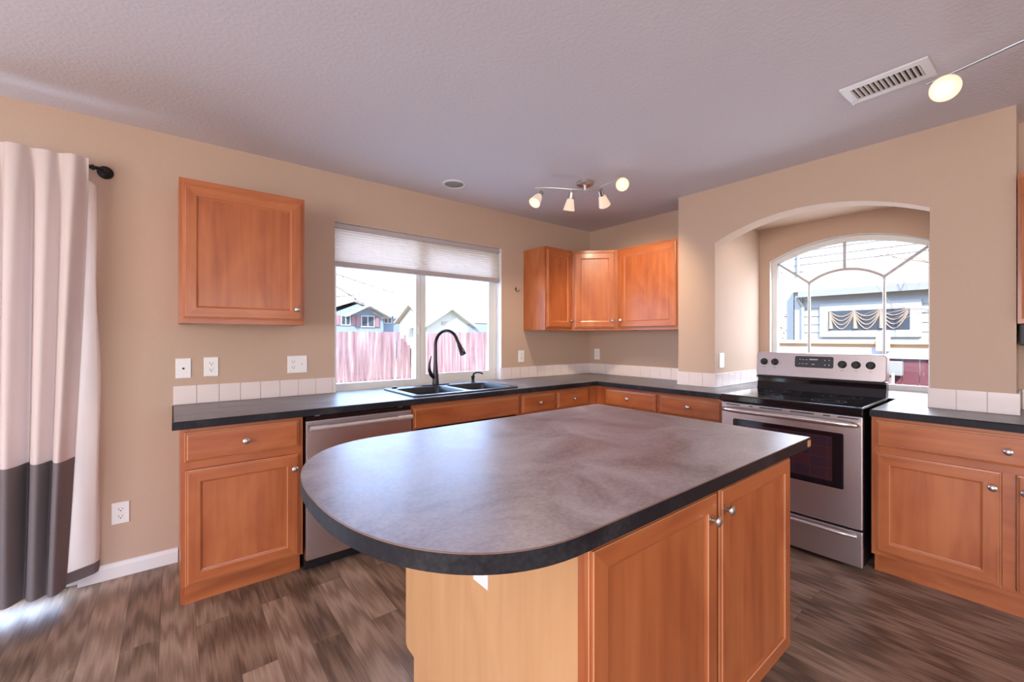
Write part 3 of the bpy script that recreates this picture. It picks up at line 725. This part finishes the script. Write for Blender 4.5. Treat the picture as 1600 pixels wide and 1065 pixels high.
sd_ = MB().rbox(.002, W-.002, -.660, -.633, .028, .226, .005).build('storage_drawer', M_steel, t)
hp = [(.03, -.661, .196), (.05, -.676, .201), (.10, -.684, .203), (.39, -.687, .203), (.675, -.684, .203), (.725, -.676, .201), (.745, -.661, .196)]
MB().tube(hp, [.007, .010, .012, .0125, .012, .010, .007], 12).build('handle', M_steelbar, sd_)
ck = MB().rbox(-.004, W+.004, -.678, -.075, .874, .921, .008); ct = ck.build('cooktop', M_blackgl, t)
MB().box(-.005, .004, -.66, -.09, .9195, .9225).box(W-.004, W+.005, -.66, -.09, .9195, .9225).each('edge_trim', M_steelbar, ct)
for x, y, r in ((.20, -.50, .115), (.575, -.50, .088), (.20, -.22, .078), (.575, -.22, .105)):
    rg = MB()
    for q in (r, r*.62):
        rg.loft([[(x+k*math.cos(2*PI*i/40), y+k*math.sin(2*PI*i/40), .9214) for i in range(40)] for k in (q-.0025, q)], 0, False, False, False)
    rg.build('burner_ring', M_grey, ct)
bg = MB(); 
prof = [(-.004, .92), (-.085, .92), (-.078, .945), (-.070, .975), (-.070, 1.018), (-.004, 1.018)]
bg.loft([[(x, y, z) for y, z in prof] for x in (.006, W-.006)]); rr_ = bg.build('backguard_riser', M_blackgl, t)
MB().rbox(.004, W-.004, -.094, -.066, 1.004, 1.020, .004).build('vent_lip', M_black, rr_)
bg = MB(); ol = rrect(.002, W-.002, 1.020, 1.196, .022, 5); ol[0:0] = []
ln = lambda z: -.092+.10*(z-1.02)
bg.loft([[(x, -.006, z) for x, z in ol], [(x, ln(z)+.004, z) for x, z in ol], [(x+(.004 if x < .4 else -.004), ln(z), 1.108+(z-1.108)*.955) for x, z in ol]], 0, True)
bgp = bg.build('backguard', M_steel, t, sharp=25)
def on_guard(mb): return mb
z_ = 1.132
dp = MB(); ol = rrect(.262, .494, 1.094, 1.174, .012, 4); dp.loft([[(x, ln(z)+.001, z) for x, z in ol], [(x, ln(z)-.003, z) for x, z in ol]]); dpo = dp.build('control_display', mat('charcoal_display', (.045, .045, .055), .3), bgp)
mk = MB()
for x, z, w, h in ((.288, 1.151, .012, .003), (.306, 1.149, .014, .003), (.328, 1.149, .014, .003), (.352, 1.152, .05, .008), (.442, 1.148, .006, .006), (.466, 1.150, .006, .006), (.288, 1.120, .008, .003), (.306, 1.120, .014, .003), (.328, 1.120, .014, .003), (.366, 1.118, .018, .005), (.442, 1.116, .006, .008), (.466, 1.117, .006, .008)):
    mk.box(x, x+w, ln(z)-.0036, ln(z)-.0028, z-h/2, z+h/2)
mk.build('display_marks', M_mark, dpo)
for x in (.055, .129, .543, .617, .693):
    kb = MB().lathe([(0, .0255), (.004, .0255), (.008, .021), (.022, .019), (.026, .016), (.027, .004)], (x, ln(1.125)+.001, 1.125), (0, -1, .1), 22).build('control_knob', M_blackmat, bgp)
    MB().rbox(x-.0055, x+.0055, ln(1.125)-.033, ln(1.125)-.020, 1.104, 1.146, .002).build('knob_grip', M_blackmat, kb)
    tk = MB().box(x-.003, x+.003, ln(1.168)-.0005, ln(1.168)+.001, 1.160, 1.163).box(x-.008, x+.008, ln(1.085)-.0005, ln(1.085)+.001, 1.082, 1.085)
    tk.build('dial_marks', M_grey, bgp)

# ------------------------------------------------------------------ blind, hook, ceiling fixtures
t = thing('cellular_blind', 'white pleated cellular blind lowered over the top of the sink window', 'blind', (0, 0, 0))
MB().rbox(WX0+.006, WX1-.006, .018, .062, 2.10, 2.136, .004).build('headrail', M_rail, t)
fab = MB(); za, zb = 1.862, 2.10; n = 24
fr_ = []; 
for k in range(n+1):
    z = zb+(za-zb)*k/n; fr_.append((.035 if k % 2 else .041, z))
bk = [(y+.020 if i % 2 == 0 else y+.034, z) for i, (y, z) in enumerate(fr_)]
prof = fr_+list(reversed(bk))
fab.loft([[(x, y, z) for y, z in prof] for x in (WX0+.010, WX1-.010)]); fab.build('pleated_fabric', M_blind, t)
MB().rbox(WX0+.008, WX1-.008, .024, .062, 1.822, 1.863, .008).build('bottom_rail', M_rail, t)

t = thing('wall_hook', 'small bronze hook on the wall left of the corner cabinets', 'hook', (-1.065, 0, 1.762), 0)
MB().lathe([(0, .010), (.003, .010), (.005, .006)], (0, 0, .012), (0, -1, 0), 12).build('backplate', M_orb, t)
MB().tube([(0, -.002, .030), (0, -.004, .010), (0, -.008, -.008), (.006, -.022, -.014), (.014, -.034, -.006), (.018, -.038, .004)], .0035, 8).build('hook_arm', M_orb, t)

t = thing('recessed_light', 'round grey recessed fixture flush in the ceiling before the sink window', 'light', (-1.955, -.345, H), 0)
MB().lathe([(0, .092), (-.006, .090), (-.009, .078), (-.004, .070)], (0, 0, 0), (0, 0, 1), 32, cap0=False, cap1=False).build('trim_ring', M_vent, t)
MB().lathe([(-.0035, .072), (-.007, .060), (-.008, .004)], (0, 0, 0), (0, 0, 1), 32).build('grille', mat('grey_grille_cloth', (.28, .27, .26), .8), t)

t = thing('ceiling_vent', 'white slatted air vent in the kitchen ceiling beside the single lit track head', 'vent', (-1.072, -2.712, H), math.radians(-2))
hw, hl = .098, .152
fr = MB(); fr.box(-hw, -hw+.036, -hl, hl, -.008, -.0005).box(hw-.036, hw, -hl, hl, -.008, -.0005).box(-hw+.036, hw-.036, -hl, -hl+.03, -.008, -.0005).box(-hw+.036, hw-.036, hl-.03, hl, -.008, -.0005)
fr.build('frame', M_vent, t)
MB().box(-hw+.034, hw-.034, -hl+.028, hl-.028, -.0018, -.0006).build('backing', mat('vent_shadow', (.03, .025, .022), .9), t)
for k in range(14):
    y = -hl+.034+k*(2*hl-.068)/13
    MB().add([(-hw+.036, y-.004, -.002), (hw-.036, y-.004, -.002), (hw-.036, y+.003, -.009), (-hw+.036, y+.003, -.009),
              (-hw+.036, y-.0025, -.002), (hw-.036, y-.0025, -.002), (hw-.036, y+.0045, -.009), (-hw+.036, y+.0045, -.009)],
             [(0, 1, 2, 3), (4, 7, 6, 5), (0, 4, 5, 1), (2, 6, 7, 3), (0, 3, 7, 4), (1, 5, 6, 2)]).build('slat', M_vent, t)
MB().tube([(hw-.02, hl-.01, -.009), (hw-.02, hl-.01, -.02)], .003, 8).build('lever', M_vent, t)

RV = Vector((.781, -.624, 0)); UP = Vector((0, 0, 1)); TO = Vector((-.624, -.781, 0))
def spot_head(root, P, drop, d, power=10, rs=(.028, .044), ln_=.085, cone=115):
    """one head: stem from the bar, nickel socket, frosted glass shade along d (all relative to root)"""
    P = Vector(P); d = Vector(d).normalized(); J = P-UP*drop
    hd = MB().tube([P, J+UP*.012, J], .0045, 8).build('stem', M_nickel, root)
    MB().lathe([(-.020, .012), (-.018, .018), (.022, .020), (.026, .017)], J, d, 16).build('lamp_socket', M_nickel, hd)
    prof = [(.024, .016), (.028, rs[0]*.85), (.040, rs[0])]+[(.040+(ln_-.015)*k/6, rs[0]+(rs[1]-rs[0])*k/6) for k in range(1, 7)]
    e1 = prof[-1]
    prof += [(e1[0]+.001, e1[1]-.003), (.045, rs[0]-.003)]
    MB().lathe(prof, J, d, 24, cap0=True, cap1=True).build('glass_shade', M_frost, hd)
    MB().lathe([(0, .004), (.002, .016), (.012, .021), (.022, .018), (.030, .004)], J+d*(e1[0]-.034), d, 16).build('bulb', M_bulb, hd)
    L = bpy.data.lights.new('spot_bulb', 'SPOT'); L.energy = power; L.color = (1, .80, .58); L.shadow_soft_size = .03; L.spot_size = math.radians(cone); L.spot_blend = .8
    lo = bpy.data.objects.new('spot_bulb_light', L); COL.objects.link(lo); lo.parent = root; lo.location = J+d*(e1[0]+.012)
    lo.rotation_euler = d.to_track_quat('-Z', 'Y').to_euler()
t = thing('track_light', 'nickel track light with four lit frosted shades near the room corner', 'light', (-1.205, -1.000, H), 0)
O = Vector((-1.205, -1.000, H))
MB().lathe([(0, .062), (-.022, .062), (-.027, .055), (-.028, .004)], (0, 0, 0), (0, 0, 1), 32).build('canopy', M_nickel, t)
MB().lathe([(-.026, .016), (-.062, .013), (-.072, .010), (-.080, .004)], (0, 0, 0), (0, 0, 1), 16).build('hub', M_nickel, t)
zb_ = -.068
bp = [Vector((-1.545, -.812, 0)), Vector((-1.47, -.875, 0)), Vector((-1.385, -.925, 0)), Vector((-1.29, -.972, 0)), Vector((-1.215, -1.005, 0)), Vector((-1.188, -1.07, 0)), Vector((-1.185, -1.16, 0)), Vector((-1.20, -1.26, 0)), Vector((-1.232, -1.355, 0))]
bp = [Vector((p.x-O.x, p.y-O.y, zb_)) for p in bp]
MB().tube(bp, .0055, 8).build('bar', M_nickel, t)
spot_head(t, bp[0].lerp(bp[1], .45), .045, RV*-.42+UP*-.72+TO*.45, power=10)
spot_head(t, bp[2].lerp(bp[3], .75), .045, RV*-.12+UP*-.95+TO*-.25, power=26)
spot_head(t, bp[5].lerp(bp[6], .75), .045, Vector((.72, .26, -.66)), power=40, cone=92)
spot_head(t, bp[8].lerp(bp[7], .15), .05, RV*-.1+UP*-.35+TO*.9, power=4, cone=75)
t = thing('track_light', 'nickel track light with one lit head beside the ceiling vent', 'light', (-1.30, -3.62, H), 0)
O = Vector((-1.30, -3.62, H))
MB().lathe([(0, .062), (-.022, .062), (-.027, .055), (-.028, .004)], (0, 0, 0), (0, 0, 1), 32).build('canopy', M_nickel, t)
MB().lathe([(-.026, .016), (-.075, .010), (-.085, .004)], (0, 0, 0), (0, 0, 1), 16).build('hub', M_nickel, t)
bp = [Vector((-1.072, -2.845, 0)), Vector((-1.105, -2.945, 0)), Vector((-1.165, -3.10, 0)), Vector((-1.225, -3.30, 0)), Vector((-1.275, -3.48, 0)), Vector((-1.30, -3.62, 0))]
bp = [Vector((p.x-O.x, p.y-O.y, -.073)) for p in bp]
MB().tube(bp, .0065, 8).build('bar', M_nickel, t)
spot_head(t, bp[0].lerp(bp[1], .45), .052, RV*-.55+UP*-.35+TO*.75, power=5, rs=(.026, .050), ln_=.06, cone=75)

# alcove ceiling fixtures
t = thing('recessed_light', 'white recessed downlight in the alcove ceiling behind the arch', 'light', (-.03, -1.87, AZ), 0)
MB().lathe([(0, .075), (-.006, .073), (-.008, .055), (-.003, .052)], (0, 0, 0), (0, 0, 1), 28, cap0=False, cap1=False).build('trim_ring', M_white, t)
MB().lathe([(-.002, .054), (-.003, .004)], (0, 0, 0), (0, 0, 1), 28).build('lens', mat('lit_lens', (.9, .9, .88), .4, emis=(1, .93, .85), estr=1.5), t)
t = thing('ceiling_vent', 'small white vent in the alcove ceiling above the range', 'vent', (-.05, -2.10, AZ), 0)
MB().rbox(-.07, .07, -.12, .12, -.010, -.0005, .003).build('frame', M_white, t)
for k in range(7):
    y = -.095+k*.0317; MB().box(-.05, .05, y-.006, y+.006, -.0115, -.0095).build('slot', M_grey, t)

L_ = bpy.data.lights.new('alcove_bulb', 'SPOT'); L_.energy = 4; L_.color = (1, .90, .78); L_.spot_size = math.radians(150); L_.spot_blend = .9; L_.shadow_soft_size = .05
o_ = bpy.data.objects.new('alcove_bulb_light', L_); COL.objects.link(o_); o_.location = (-.03, -1.87, AZ-.02)
# ------------------------------------------------------------------ curtain
t = thing('curtain', 'beige curtain panel with a wide charcoal bottom band at the patio door', 'curtain', (0, 0, 0))
XL, XR = -4.78, -3.975; zt, zm, zb = 2.222, .700, .048
def cur_pt(s, z):
    """s 0..1 across the panel"""
    k = (z-zb)/(zt-zb); ph = s*2*PI*8.3
    amp = .016+.022*(1-abs(2*k-1)**3)+.010*(1-k)
    y = -.128+amp*(math.sin(ph)+.16*math.sin(2.1*ph+1.3)*k+.40*math.sin(.47*ph+.6+1.1*(1-k)))
    x = XL+(XR-XL)*s+.006*math.sin(ph*1.0+1.0)-.085*(1-k)**1.2*s**4+.010*(1-k)*math.sin(3.3*s+2)*(1-s)
    if k > .93: y += -.010*max(0, math.sin(ph))**3*(k-.93)/.07
    return Vector((x, y, z))
NS = 260
def cur_sheet(z0, z1, nz, th):
    f, b = [], []
    for j in range(nz+1):
        z = z0+(z1-z0)*j/nz
        row = [cur_pt(i/NS, z) for i in range(NS+1)]
        f.append(row); b.append([p+Vector((0, th, 0)) for p in reversed(row)])
    return MB().loft([a+c for a, c in zip(f, b)], 0, True)
cur_sheet(zm, zt, 26, .0025).build('upper_cloth', M_cur, t, sharp=60)
bd = cur_sheet(zb, zm+.0005, 14, .0032).build('charcoal_band', M_curdark, t, sharp=60); bd['label'] = 'charcoal bottom band'
def ret(z0, z1, nz, name, m, th=.002, inw=0.0):
    f = []
    for j in range(nz+1):
        z = z0+(z1-z0)*j/nz; k = (zt-z)/(zt-zb)
        e = cur_pt(1, z); w = .012+.045*min(1, k*1.5)+.062*k**1.3
        p = [e+Vector((0, .0, 0)), e+Vector((w*.42, .020+.012*math.sin(z*6), 0)), e+Vector((w*.80, .045+.01*math.sin(z*5+1), 0)), e+Vector((w*.92+.006*math.sin(z*7), .085, 0))]
        q = []
        for i in range(len(p)-1):
            for u in range(4): q.append(p[i].lerp(p[i+1], u/4))
        q.append(p[-1]); f.append(q+[v+Vector((-.001, th, 0)) for v in reversed(q)])
    return MB().loft(f, 0, True).build(name, m, t, sharp=60)
ret(zb+.07, zt-.11, 24, 'lining_edge', M_lining)['label'] = 'pale lining at the turned-back edge'
ret(zb+.015, zb+.0705, 3, 'lining_hem', M_curdark)['label'] = 'charcoal hem of the lining'

t = thing('curtain_rod', 'black curtain rod with a curved wall bracket above the curtain', 'curtain rod', (0, 0, 0))
MB().tube([(-4.9, -.064, 2.197), (-4.4, -.064, 2.197), (-3.985, -.064, 2.197)], .0085, 12).build('rod', M_rod, t)
MB().lathe([(0, .0085), (.004, .014), (.010, .014), (.014, .0105), (.020, .0105), (.024, .014), (.030, .014), (.034, .009)], (-3.992, -.064, 2.197), (1, 0, 0), 16).build('collar', M_rod, t)
MB().tube([(-3.962, -.064, 2.197), (-3.945, -.062, 2.197), (-3.931, -.052, 2.197), (-3.924, -.035, 2.197), (-3.923, -.008, 2.197)], .009, 12).build('elbow', M_rod, t)
MB().lathe([(0, .034), (.006, .034), (.010, .028), (.016, .016), (.022, .012)], (-3.923, -.0005, 2.197), (0, -1, 0), 24).build('wall_flange', M_rod, t)

# ------------------------------------------------------------------ outdoors
GZ = -.45
mb = MB().box(-40, 60, T+.02, 60, GZ-.1, GZ).box(.95, 60, -20, T+.02, GZ-.1, GZ)
o = mb.build('lawn', M_grass); o['kind'] = 'structure'; o['label'] = 'dry winter ground outside'; o['category'] = 'ground'

def picket_fence(label, A, B, ztop, z0=GZ, w=.14, gap=.012, drop=None, cap=False):
    A, B = Vector((*A, 0)), Vector((*B, 0)); L = (B-A).length; u = (B-A).normalized(); nrm = Vector((u.y, -u.x, 0))
    t = thing('fence', label, 'fence', (A.x, A.y, z0), math.atan2(u.y, u.x))
    pan = MB(); x = 0
    while x < L-.01:
        b = min(x+w, L); zt_ = ztop-z0+random.uniform(-.012, .012)
        if drop: zt_ -= drop(x/L)
        c = .025 if not cap else 0
        pan.loft([[(x, y, 0.0), (b, y, 0.0), (b, y, zt_-c), (b-c, y, zt_), (x+c, y, zt_), (x, y, zt_-c)] for y in (-.018, 0)]); x += w+gap
    pan.build('picket_panel', M_fdark if cap else M_fence, t)
    for z in (.35, 1.25): MB().box(0, L, .0005, .04, z, z+.09).build('rail', M_fence, t)
    x = .3
    while x < L: MB().box(x, x+.1, .0405, .14, 0, ztop-z0-.1).build('post', M_fence, t); x += 2.4
    return t, L
picket_fence('red stained picket fence across the back of the yard', (-9, 10.4), (2.2, 10.4), 1.50)
picket_fence('curved lower fence section beside the yard corner', (2.25, 10.42), (2.75, 10.42), 1.50, drop=lambda s: .55*s**.7, w=.11)
picket_fence('red picket side fence seen through the right window pane', (2.85, 10.35), (2.85, 2.6), 1.47)
t, L = picket_fence('dark red fence with tan cap rail behind the arched window', (2.85, 2.3), (2.85, -7), 1.13, cap=True, w=.14, gap=.004)
zz = 1.13-GZ
MB().box(0, L, -.10, .10, zz+.105, zz+.145).build('cap_rail', M_cap, t)
MB().box(0, L, -.045, -.02, zz+.06, zz+.105).build('upper_board', M_cap, t)
MB().box(0, L, -.06, -.02, zz-.06, zz+.058).build('trim_board', M_capblue, t)  # flat pale blue-grey strip below the cap rail
MB().rbox(4.25, 4.37, -.13, -.06, zz+.02, zz+.19, .01).build('cap_post', M_cap, t)

t = thing('yard_stake', 'thin white stake before the dark red fence, nearer the range', 'stake', (2.55, -1.99, GZ))
MB().lathe([(0, .014), (1.38, .014), (1.39, .004)], (0, 0, 0), (0, 0, 1), 8).build('shaft', M_trimw, t)
t = thing('yard_stake', 'thin white stake before the dark red fence, nearer the right pillar', 'stake', (2.55, -2.13, GZ))
MB().lathe([(0, .014), (1.36, .014), (1.37, .004)], (0, 0, 0), (0, 0, 1), 8).build('shaft', M_trimw, t)
t = thing('utility_box', 'grey utility box on the dark red fence seen through the arched window', 'box', (2.78, -2.05, .88))
MB().rbox(-.07, .02, -.13, .13, 0, .16, .01).build('case', M_gutter, t)
MB().tube([(-.02, -.02, 0), (-.02, -.02, -.16)], .02, 8).build('conduit', M_shut, t)

def gable_roof(mb, x0, x1, y0, y1, ze, zr, axis='x', over=.35, th=.18):
    if axis == 'x':
        ym = (y0+y1)/2
        for ya in (y0-over, y1+over):
            zz_ = ze-over*(zr-ze)/((y1-y0)/2)
            mb.add([(x0-over, ya, zz_), (x1+over, ya, zz_), (x1+over, ym, zr), (x0-over, ym, zr), (x0-over, ya, zz_+th), (x1+over, ya, zz_+th), (x1+over, ym, zr+th), (x0-over, ym, zr+th)],
                   [(0, 1, 2, 3), (4, 7, 6, 5), (0, 4, 5, 1), (1, 5, 6, 2), (2, 6, 7, 3), (0, 3, 7, 4)])
    else:
        xm = (x0+x1)/2
        for xa_ in (x0-over, x1+over):
            zz_ = ze-over*(zr-ze)/((x1-x0)/2)
            mb.add([(xa_, y0-over, zz_), (xa_, y1+over, zz_), (xm, y1+over, zr), (xm, y0-over, zr), (xa_, y0-over, zz_+th), (xa_, y1+over, zz_+th), (xm, y1+over, zr+th), (xm, y0-over, zr+th)],
                   [(0, 1, 2, 3), (4, 7, 6, 5), (0, 4, 5, 1), (1, 5, 6, 2), (2, 6, 7, 3), (0, 3, 7, 4)])
def gable_wall(mb, x0, x1, y0, y1, z0, ze, zr, axis='y'):
    if axis == 'y':
        xm = (x0+x1)/2; mb.loft([[(x0, y, z0), (x1, y, z0), (x1, y, ze), (xm, y, zr), (x0, y, ze)] for y in (y0, y1)])
    else:
        ym = (y0+y1)/2; mb.loft([[(x, y0, z0), (x, y1, z0), (x, y1, ze), (x, ym, zr), (x, y0, ze)] for x in (x0, x1)])
def house_window(root, x, y, z, w, h, shutters=True):
    f = MB().box(x-w/2-.08, x+w/2+.08, y-.06, y, z-h/2-.08, z+h/2+.08).build('window', M_trimw, root)
    MB().box(x-w/2, x-.04, y-.075, y-.055, z-h/2, z+h/2).box(x+.04, x+w/2, y-.075, y-.055, z-h/2, z+h/2).build('pane', M_winout, f)
    if shutters:
        for s in (-1, 1): MB().box(x+s*(w/2+.12), x+s*(w/2+.40), y-.07, y, z-h/2-.05, z+h/2+.05).build('shutter', M_shut, root)
# blue grey house far beyond the back fence
t = thing('house', 'blue grey two-gable house with maroon shutters beyond the back fence', 'house', (0, 0, 0))
mb = MB(); gable_wall(mb, 2.2, 9.0, 26.6, 31.4, GZ, 2.9, 3.7, 'x'); gable_wall(mb, 4.4, 8.0, 26, 26.6, GZ, 2.85, 3.62)
mb.build('wall', M_sidb, t)
mb = MB(); gable_roof(mb, 2.2, 9.0, 26.6, 31.4, 2.95, 3.75, 'x'); mb.build('roof', M_roofg, t)
mb = MB(); gable_roof(mb, 5.6, 8.0, 25.6, 27, 2.85, 3.45, 'y', .3, .12); mb.build('gable_roof', M_trimw, t)
mb = MB(); gable_roof(mb, 3.7, 8.2, 26.2, 29.4, 2.95, 3.75, 'y', .3, .12); mb.build('gable_roof', M_roofg, t)
house_window(t, 5.38, 26.0, 2.48, .5, .55); house_window(t, 6.86, 25.98, 2.43, .8, .65); house_window(t, 8.55, 26.6, 2.55, .45, .30, False)
MB().box(6.55, 6.75, 28, 28.2, 3.9, 4.12).build('vent_pipe', M_gutter, t)
t = thing('house', 'small blue grey gabled house right of the two-gable house', 'house', (0, 0, 0))
mb = MB(); gable_wall(mb, 10.3, 13.2, 32.5, 36, GZ, 2.25, 3.1); mb.build('wall', M_sidb, t)
mb = MB(); gable_roof(mb, 10.3, 13.2, 32.5, 36, 2.25, 3.1, 'y', .3, .12); mb.build('roof', M_roofg, t)
t = thing('house', 'cream gabled house with tan roof seen through the right window pane', 'house', (0, 0, 0))
mb = MB(); gable_wall(mb, 8.3, 11.5, 20, 21, GZ, 2.12, 3.0); gable_wall(mb, 8.6, 14.2, 20.6, 24.6, GZ, 2.4, 3.4, 'x'); mb.build('wall', M_sidc, t)
mb = MB(); gable_roof(mb, 8.6, 14.2, 20.6, 24.6, 2.42, 3.42, 'x', .3, .14); mb.build('roof', M_rooft, t)
mb = MB(); gable_roof(mb, 8.3, 11.4, 19.9, 22.5, 2.10, 3.05, 'y', .3, .14); mb.build('gable_roof', M_trimw, t)
MB().box(9.3, 9.7, 19.96, 20.01, 2.1, 2.3).build('gable_vent', M_rooft, t)
MB().box(11.2, 13, 19.9, 20, 1.6, 2.2).build('shaded_side', M_sidb, t)
t = thing('house', 'pale house with a steep roof edge at the right of the window', 'house', (0, 0, 0))
mb = MB(); gable_wall(mb, 16.2, 23.5, 25.5, 32, GZ, 3.3, 5.8); mb.build('wall', M_sidc, t)
mb = MB(); gable_roof(mb, 16.2, 23.5, 25.5, 32, 3.3, 5.8, 'y', .4, .18); mb.build('roof', M_roofg, t)

# neighbour house beside the arched window
def lap_wall(x0, x1, y0, y1, z0, z1, pitch=.155, d=.022):
    """a wall clad in lapped boards on its -x face"""
    p = [(x1, z0)]; z = z0
    while z < z1: p += [(x0-d, z), (x0, min(z+pitch, z1))]; z += pitch
    p += [(x1, z1)]
    return MB().loft([[(x, y, z) for x, z in p] for y in (y0, y1)])
t = thing('house', 'white sided neighbour house with a low tiled roof behind the arched window', 'house', (0, 0, 0))
lap_wall(7.5, 14, -14, .52, GZ, 6.2).build('upper_wall', M_sidw, t)
lap_wall(6.0, 7.5, -8, -.10, GZ, 2.22).build('lower_wall', M_sidw, t)
for y in (.40, ): MB().box(7.44, 7.56, y, y+.14, GZ, 6.2).build('corner_board', M_trimw, t)
MB().tube([(7.42, .30, GZ), (7.42, .30, 6.2)], .03, 8).build('downspout', M_gutter, t)
MB().box(5.95, 6.02, -.22, -.10, GZ, 2.2).build('corner_board', M_trimw, t)
rf = MB().add([(5.84, .12, 2.19), (5.84, -8, 2.19), (7.55, -8, 2.83), (7.55, .12, 2.83), (5.84, .12, 2.25), (5.84, -8, 2.25), (7.55, -8, 2.89), (7.55, .12, 2.89)],
         [(0, 1, 2, 3), (4, 7, 6, 5), (0, 4, 5, 1), (1, 5, 6, 2), (2, 6, 7, 3), (0, 3, 7, 4)]).build('low_roof', M_roofr, t)
MB().box(5.74, 5.83, -8, -.22, 2.08, 2.2).build('gutter', M_gutter, t)
MB().tube([(5.78, -.20, 2.10), (5.85, -.22, 2.0), (5.93, -.24, 1.9), (5.93, -.24, GZ)], .035, 8).build('downspout', M_gutter, t)
wf = MB().box(5.93, 5.99, -1.92, -.52, 1.32, 1.94).build('window', M_trimw, t)
MB().box(5.915, 5.935, -1.78, -.66, 1.45, 1.80).build('pane', M_winout, wf)
sw = MB()
for k in range(3):
    y0_ = -.68-k*.36
    for i in range(4):
        d_ = .10+.055*i
        p_ = [(5.905, y0_-.36*s/10, 1.79-.02*i-d_*math.sin(PI*s/10)**1.0) for s in range(11)]
        sw.tube(p_, .010, 5)
    sw.tube([(5.905, y0_-.005, 1.79), (5.905, y0_-.02, 1.47)], [.012, .035], 6)
sw.build('swag_curtain', M_swag, wf)
MB().box(5.93, 5.985, -2.25, -2.08, GZ, 2.1).build('brick_pier', M_roofr, t)

# trees outside
def tree(name, label, base, paths, leaves=None):
    t = thing(name, label, 'tree', base)
    mb = MB()
    for pts_, r0_, r1_ in paths:
        n = len(pts_); mb.tube(pts_, [r0_+(r1_-r0_)*i/(n-1) for i in range(n)], 6)
    mb.build('branches', M_bark, t)
    if leaves:
        lf = MB()
        for c, s, q in leaves:
            for _ in range(q):
                p = Vector(c)+Vector((random.gauss(0, s[0]), random.gauss(0, s[1]), random.gauss(0, s[2]))); a = Vector((random.uniform(-1, 1), random.uniform(-1, 1), random.uniform(-1, 1))).normalized(); b = a.orthogonal().normalized()
                k = random.uniform(.03, .06)
                lf.add([p, p+a*k+b*k*.5, p+a*2*k, p+a*k-b*k*.5], [(0, 1, 2, 3)])
        lf.build('leaves', M_leaf, t)['kind'] = 'stuff'
    return t
def twig(p, d, L, n=6, wob=.12):
    out = [Vector(p)]; d = Vector(d).normalized()
    for i in range(n): d = (d+Vector((random.uniform(-wob, wob), random.uniform(-wob, wob), random.uniform(-wob, wob)))).normalized(); out.append(out[-1]+d*L/n)
    return out
def bare(base, trunk_h, limbs):
    ps = [([Vector((0, 0, 0)), Vector((.02, .01, trunk_h*.5)), Vector((0, 0, trunk_h))], .07, .05)]
    for z, d, L in limbs:
        m_ = twig((0, 0, z), d, L, 8, .10); ps.append((m_, .013, .004))
        for i in range(2, 9):
            for _ in range(2): ps.append((twig(m_[i], Vector(d).normalized()+Vector((random.uniform(-.7, .7), random.uniform(-.7, .7), random.uniform(-.5, .6))), L*random.uniform(.2, .4), 5, .2), .005, .0015))
    return ps
tree('bare_tree', 'bare leafless tree whose twigs hang before the white neighbour house', (4.2, -3.0, GZ), bare(0, 3.3, [(2.0, (-.1, .8, .2), 1.2), (2.5, (-.1, .9, .35), 1.3), (2.9, (0, .9, .1), 1.2), (1.8, (.0, .8, -.05), 1.0), (3.2, (.2, .2, .9), 1.2)]))
tree('bare_tree', 'bare tree with twigs at the top left of the sink window', (-1.2, 6.4, GZ), bare(0, 3.4, [(2.6, (.9, -.1, .1), 1.3), (3.0, (.9, .1, -.25), 1.7), (3.2, (.9, -.1, -.12), 1.8), (3.3, (-.3, .2, .9), 1.2)]))
tree('red_leaf_tree', 'red leaved tree left of the white neighbour house', (10.2, 2.1, GZ), bare(0, 2.2, [(1.6, (-.2, .3, .9), 1.5), (1.8, (-.4, -.3, .9), 1.4), (2.0, (.2, .2, 1), 1.5)]),
     [((-.2, .0, 2.5), (.3, .32, .55), 420), ((-.3, -.25, 1.8), (.25, .25, .35), 240)])

# ------------------------------------------------------------------ groups of repeats
GROUPS = {'base_cabinet': 'base cabinets along the kitchen walls', 'wall_cabinet': 'wall cabinets along the kitchen walls', 'electrical_outlet': 'electrical outlets in the kitchen',
          'track_light': 'track lights on the ceiling', 'recessed_light': 'recessed ceiling fixtures', 'ceiling_vent': 'ceiling vents', 'house': 'neighbouring houses outside',
          'fence': 'fences round the yard', 'bare_tree': 'bare trees outside', 'yard_stake': 'white stakes before the fence'}
for o in bpy.data.objects:
    g = GROUPS.get(o.name.split('.')[0])
    if g and o.parent is None: o['group'] = g
